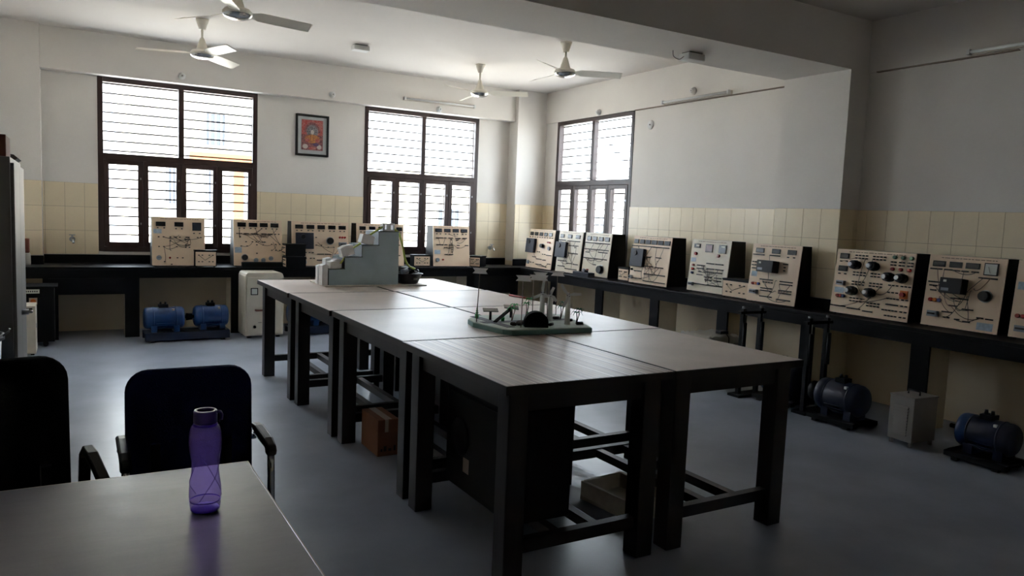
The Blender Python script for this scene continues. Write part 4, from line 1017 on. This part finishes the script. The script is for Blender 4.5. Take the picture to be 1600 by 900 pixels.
def tube_light(label, loc, rz, L=1.07):
    r = thing('tube_light', label, 'tube light', loc, rz, 'unlit tube lights')
    B(-L/2, -.028, -.02, L/2, 0, .02).build('batten', 'conduit', r)
    for s in (-1, 1): B(s*(L/2-.012)-.012, -.065, -.02, s*(L/2-.012)+.012, -.028, .02).build('lamp_holder', 'white_plastic', r)
    MB().cyl((-L/2+.02, -.048, 0), (L/2-.02, -.048, 0), .013, n=12).build('lamp_tube', 'tube_lamp', r)
tube_light('unlit tube light on the lintel above the middle window', (4.40, 9.703, 3.026), 0)
tube_light('unlit tube light on the right wall beside the right window', (XR-.018, 6.47, 2.918), H9)
tube_light('unlit tube light in the dark bay at the right edge', (XR-.018, 2.92, 2.92), H9)
def holder(label, loc, rz):
    r = thing('bulb_holder', label, 'bulb holder', loc, rz, 'round white bulb holders')
    MB().lathe([(.0005, 0), (.042, 0), (.042, -.012), (.030, -.018), (.024, -.05), (.018, -.052), (.0005, -.045)], n=20, axis='y').build('base', 'white_plastic', r); MB().lathe([(.0005, -.046), (.012, -.047), (.0005, -.048)], n=12, axis='y').build('contact', 'wire_dark', r)
holder('round bulb holder above the left back window', (1.119, 9.703, 2.972), 0)
holder('round bulb holder between the two back windows', (2.896, 9.703, 2.964), 0)
holder('round bulb holder under the tube light above the middle window', (4.397, 9.703, 2.936), 0)
holder('round bulb holder above the right window', (XR-.018, 8.30, 2.934), H9)
holder('round bulb holder above the tube light on the right wall', (XR-.018, 6.52, 3.0), H9)
ro = thing('round_wall_plate', 'round white junction plate on the right wall near the window', 'junction box', (XR, 7.255, 2.687), H9)
MB().lathe([(.0005, -.016), (.05, -.014), (.056, -.004), (.056, 0), (.0005, 0)], n=24, axis='y').build('cover', 'white_plastic', ro); MB().cyl((0, -.022, 0), (0, -.014, 0), .008, n=10).build('screw', 'wire_dark', ro)
def cbox(label, loc, z0):
    r = thing('ceiling_box', label, 'ceiling box', loc, 0, 'small ceiling boxes')
    B(-.09, -.06, -.065, .09, .06, -.012).build('cover', 'white_plastic', r, .006); B(-.07, -.045, -.012, .07, .045, 0).build('back_plate', 'steel_grey', r)
    return r
cbox('small white box on the ceiling between the fans', (2.80, 8.34, ZC), 0)
bbx = cbox('small box with a dangling wire under the ceiling beam', (4.41, 4.76, 2.896), 0)
MB().tube(smooth([(-.09, 0, -.04), (-.14, 0, -.07), (-.19, .01, -.05), (-.20, .01, -.005)]), .003, 6).build('loose_wire', 'wire_grey', bbx)
cd = tag(B(XR-.026, PF+.01, ZW-.006, XR, W3[0]-.02, ZW+.004).build('wall_conduit', 'conduit_dirty'), 'thin dirty conduit line along the right wall lintel', 'conduit')
tag(B(XR-.026, 3.1, ZW-.006, XR, PN-.08, ZW+.004).build('wall_conduit', 'conduit_dirty'), 'thin dirty conduit line in the dark bay beside the pillar', 'conduit')
def tap(label, loc):
    r = thing('water_tap', label, 'tap', loc, 0, 'taps on the back wall')
    MB().cyl((0, 0, 0), (0, -.012, 0), .03, n=16).build('flange', 'silver', r); MB().tube(smooth([(0, 0, 0), (0, -.06, 0), (.01, -.10, -.005), (.01, -.12, -.04)]), .013, 10).build('spout', 'chrome', r)
    MB().cyl((0, -.06, 0), (0, -.06, .045), .010, n=10).build('valve', 'silver', r); B(-.03, -.068, .045, .03, -.052, .055).build('tap_handle', 'silver', r, .003)
tap('chrome tap on the tiles left of the left back window', (-.005, YB-.009, 1.05)); tap('chrome tap on the tiles right of the middle window', (5.36, YB-.009, 1.03))

# framed devotional picture
pc = thing('framed_picture', 'black framed red devotional picture between the back windows', 'picture', (2.476, YB, 2.177))
PW, PH = .428, .525
rect_ring(MB(), 0, 0, PW, PH, .026, -.028, 0).build('frame', 'pic_frame', pc, .004)
B(.026, -.010, .026, PW-.026, -.004, PH-.026).build('mount', 'pic_mat', pc)
pt = B(.075, -.012, .075, PW-.075, -.010, PH-.065).build('print', 'pic_maroon', pc)
def disc(cx, cz, rx, rz_, y, mt, a0=0, a1=360):
    MB().prism([(cx+rx*math.cos(R_(a)), y, cz+rz_*math.sin(R_(a))) for a in range(a0, a1, 15)]+([(cx+rx*math.cos(R_(a1)), y, cz+rz_*math.sin(R_(a1)))] if a1 < 360 else []), (0, -.0006, 0)).build('printed_shape', mt, pt)
B(.078, -.0128, .27, PW-.078, -.012, PH-.068).build('printed_shape', 'pic_red', pt)
disc(.214, .30, .105, .13, -.0129, 'pic_maroon', 0, 180); disc(.214, .315, .075, .085, -.0136, 'pic_grey'); disc(.214, .22, .095, .055, -.0142, 'pic_orange'); disc(.214, .305, .022, .03, -.0150, 'pic_cream'); disc(.15, .20, .03, .022, -.0150, 'pic_red'); disc(.28, .20, .03, .022, -.0150, 'pic_red')
disc(.125, .12, .035, .03, -.0129, 'pic_cream'); disc(.305, .12, .03, .03, -.0129, 'pic_cream'); disc(.26, .15, .04, .022, -.0131, 'pic_purple'); disc(.214, .10, .05, .018, -.0129, 'pic_red')
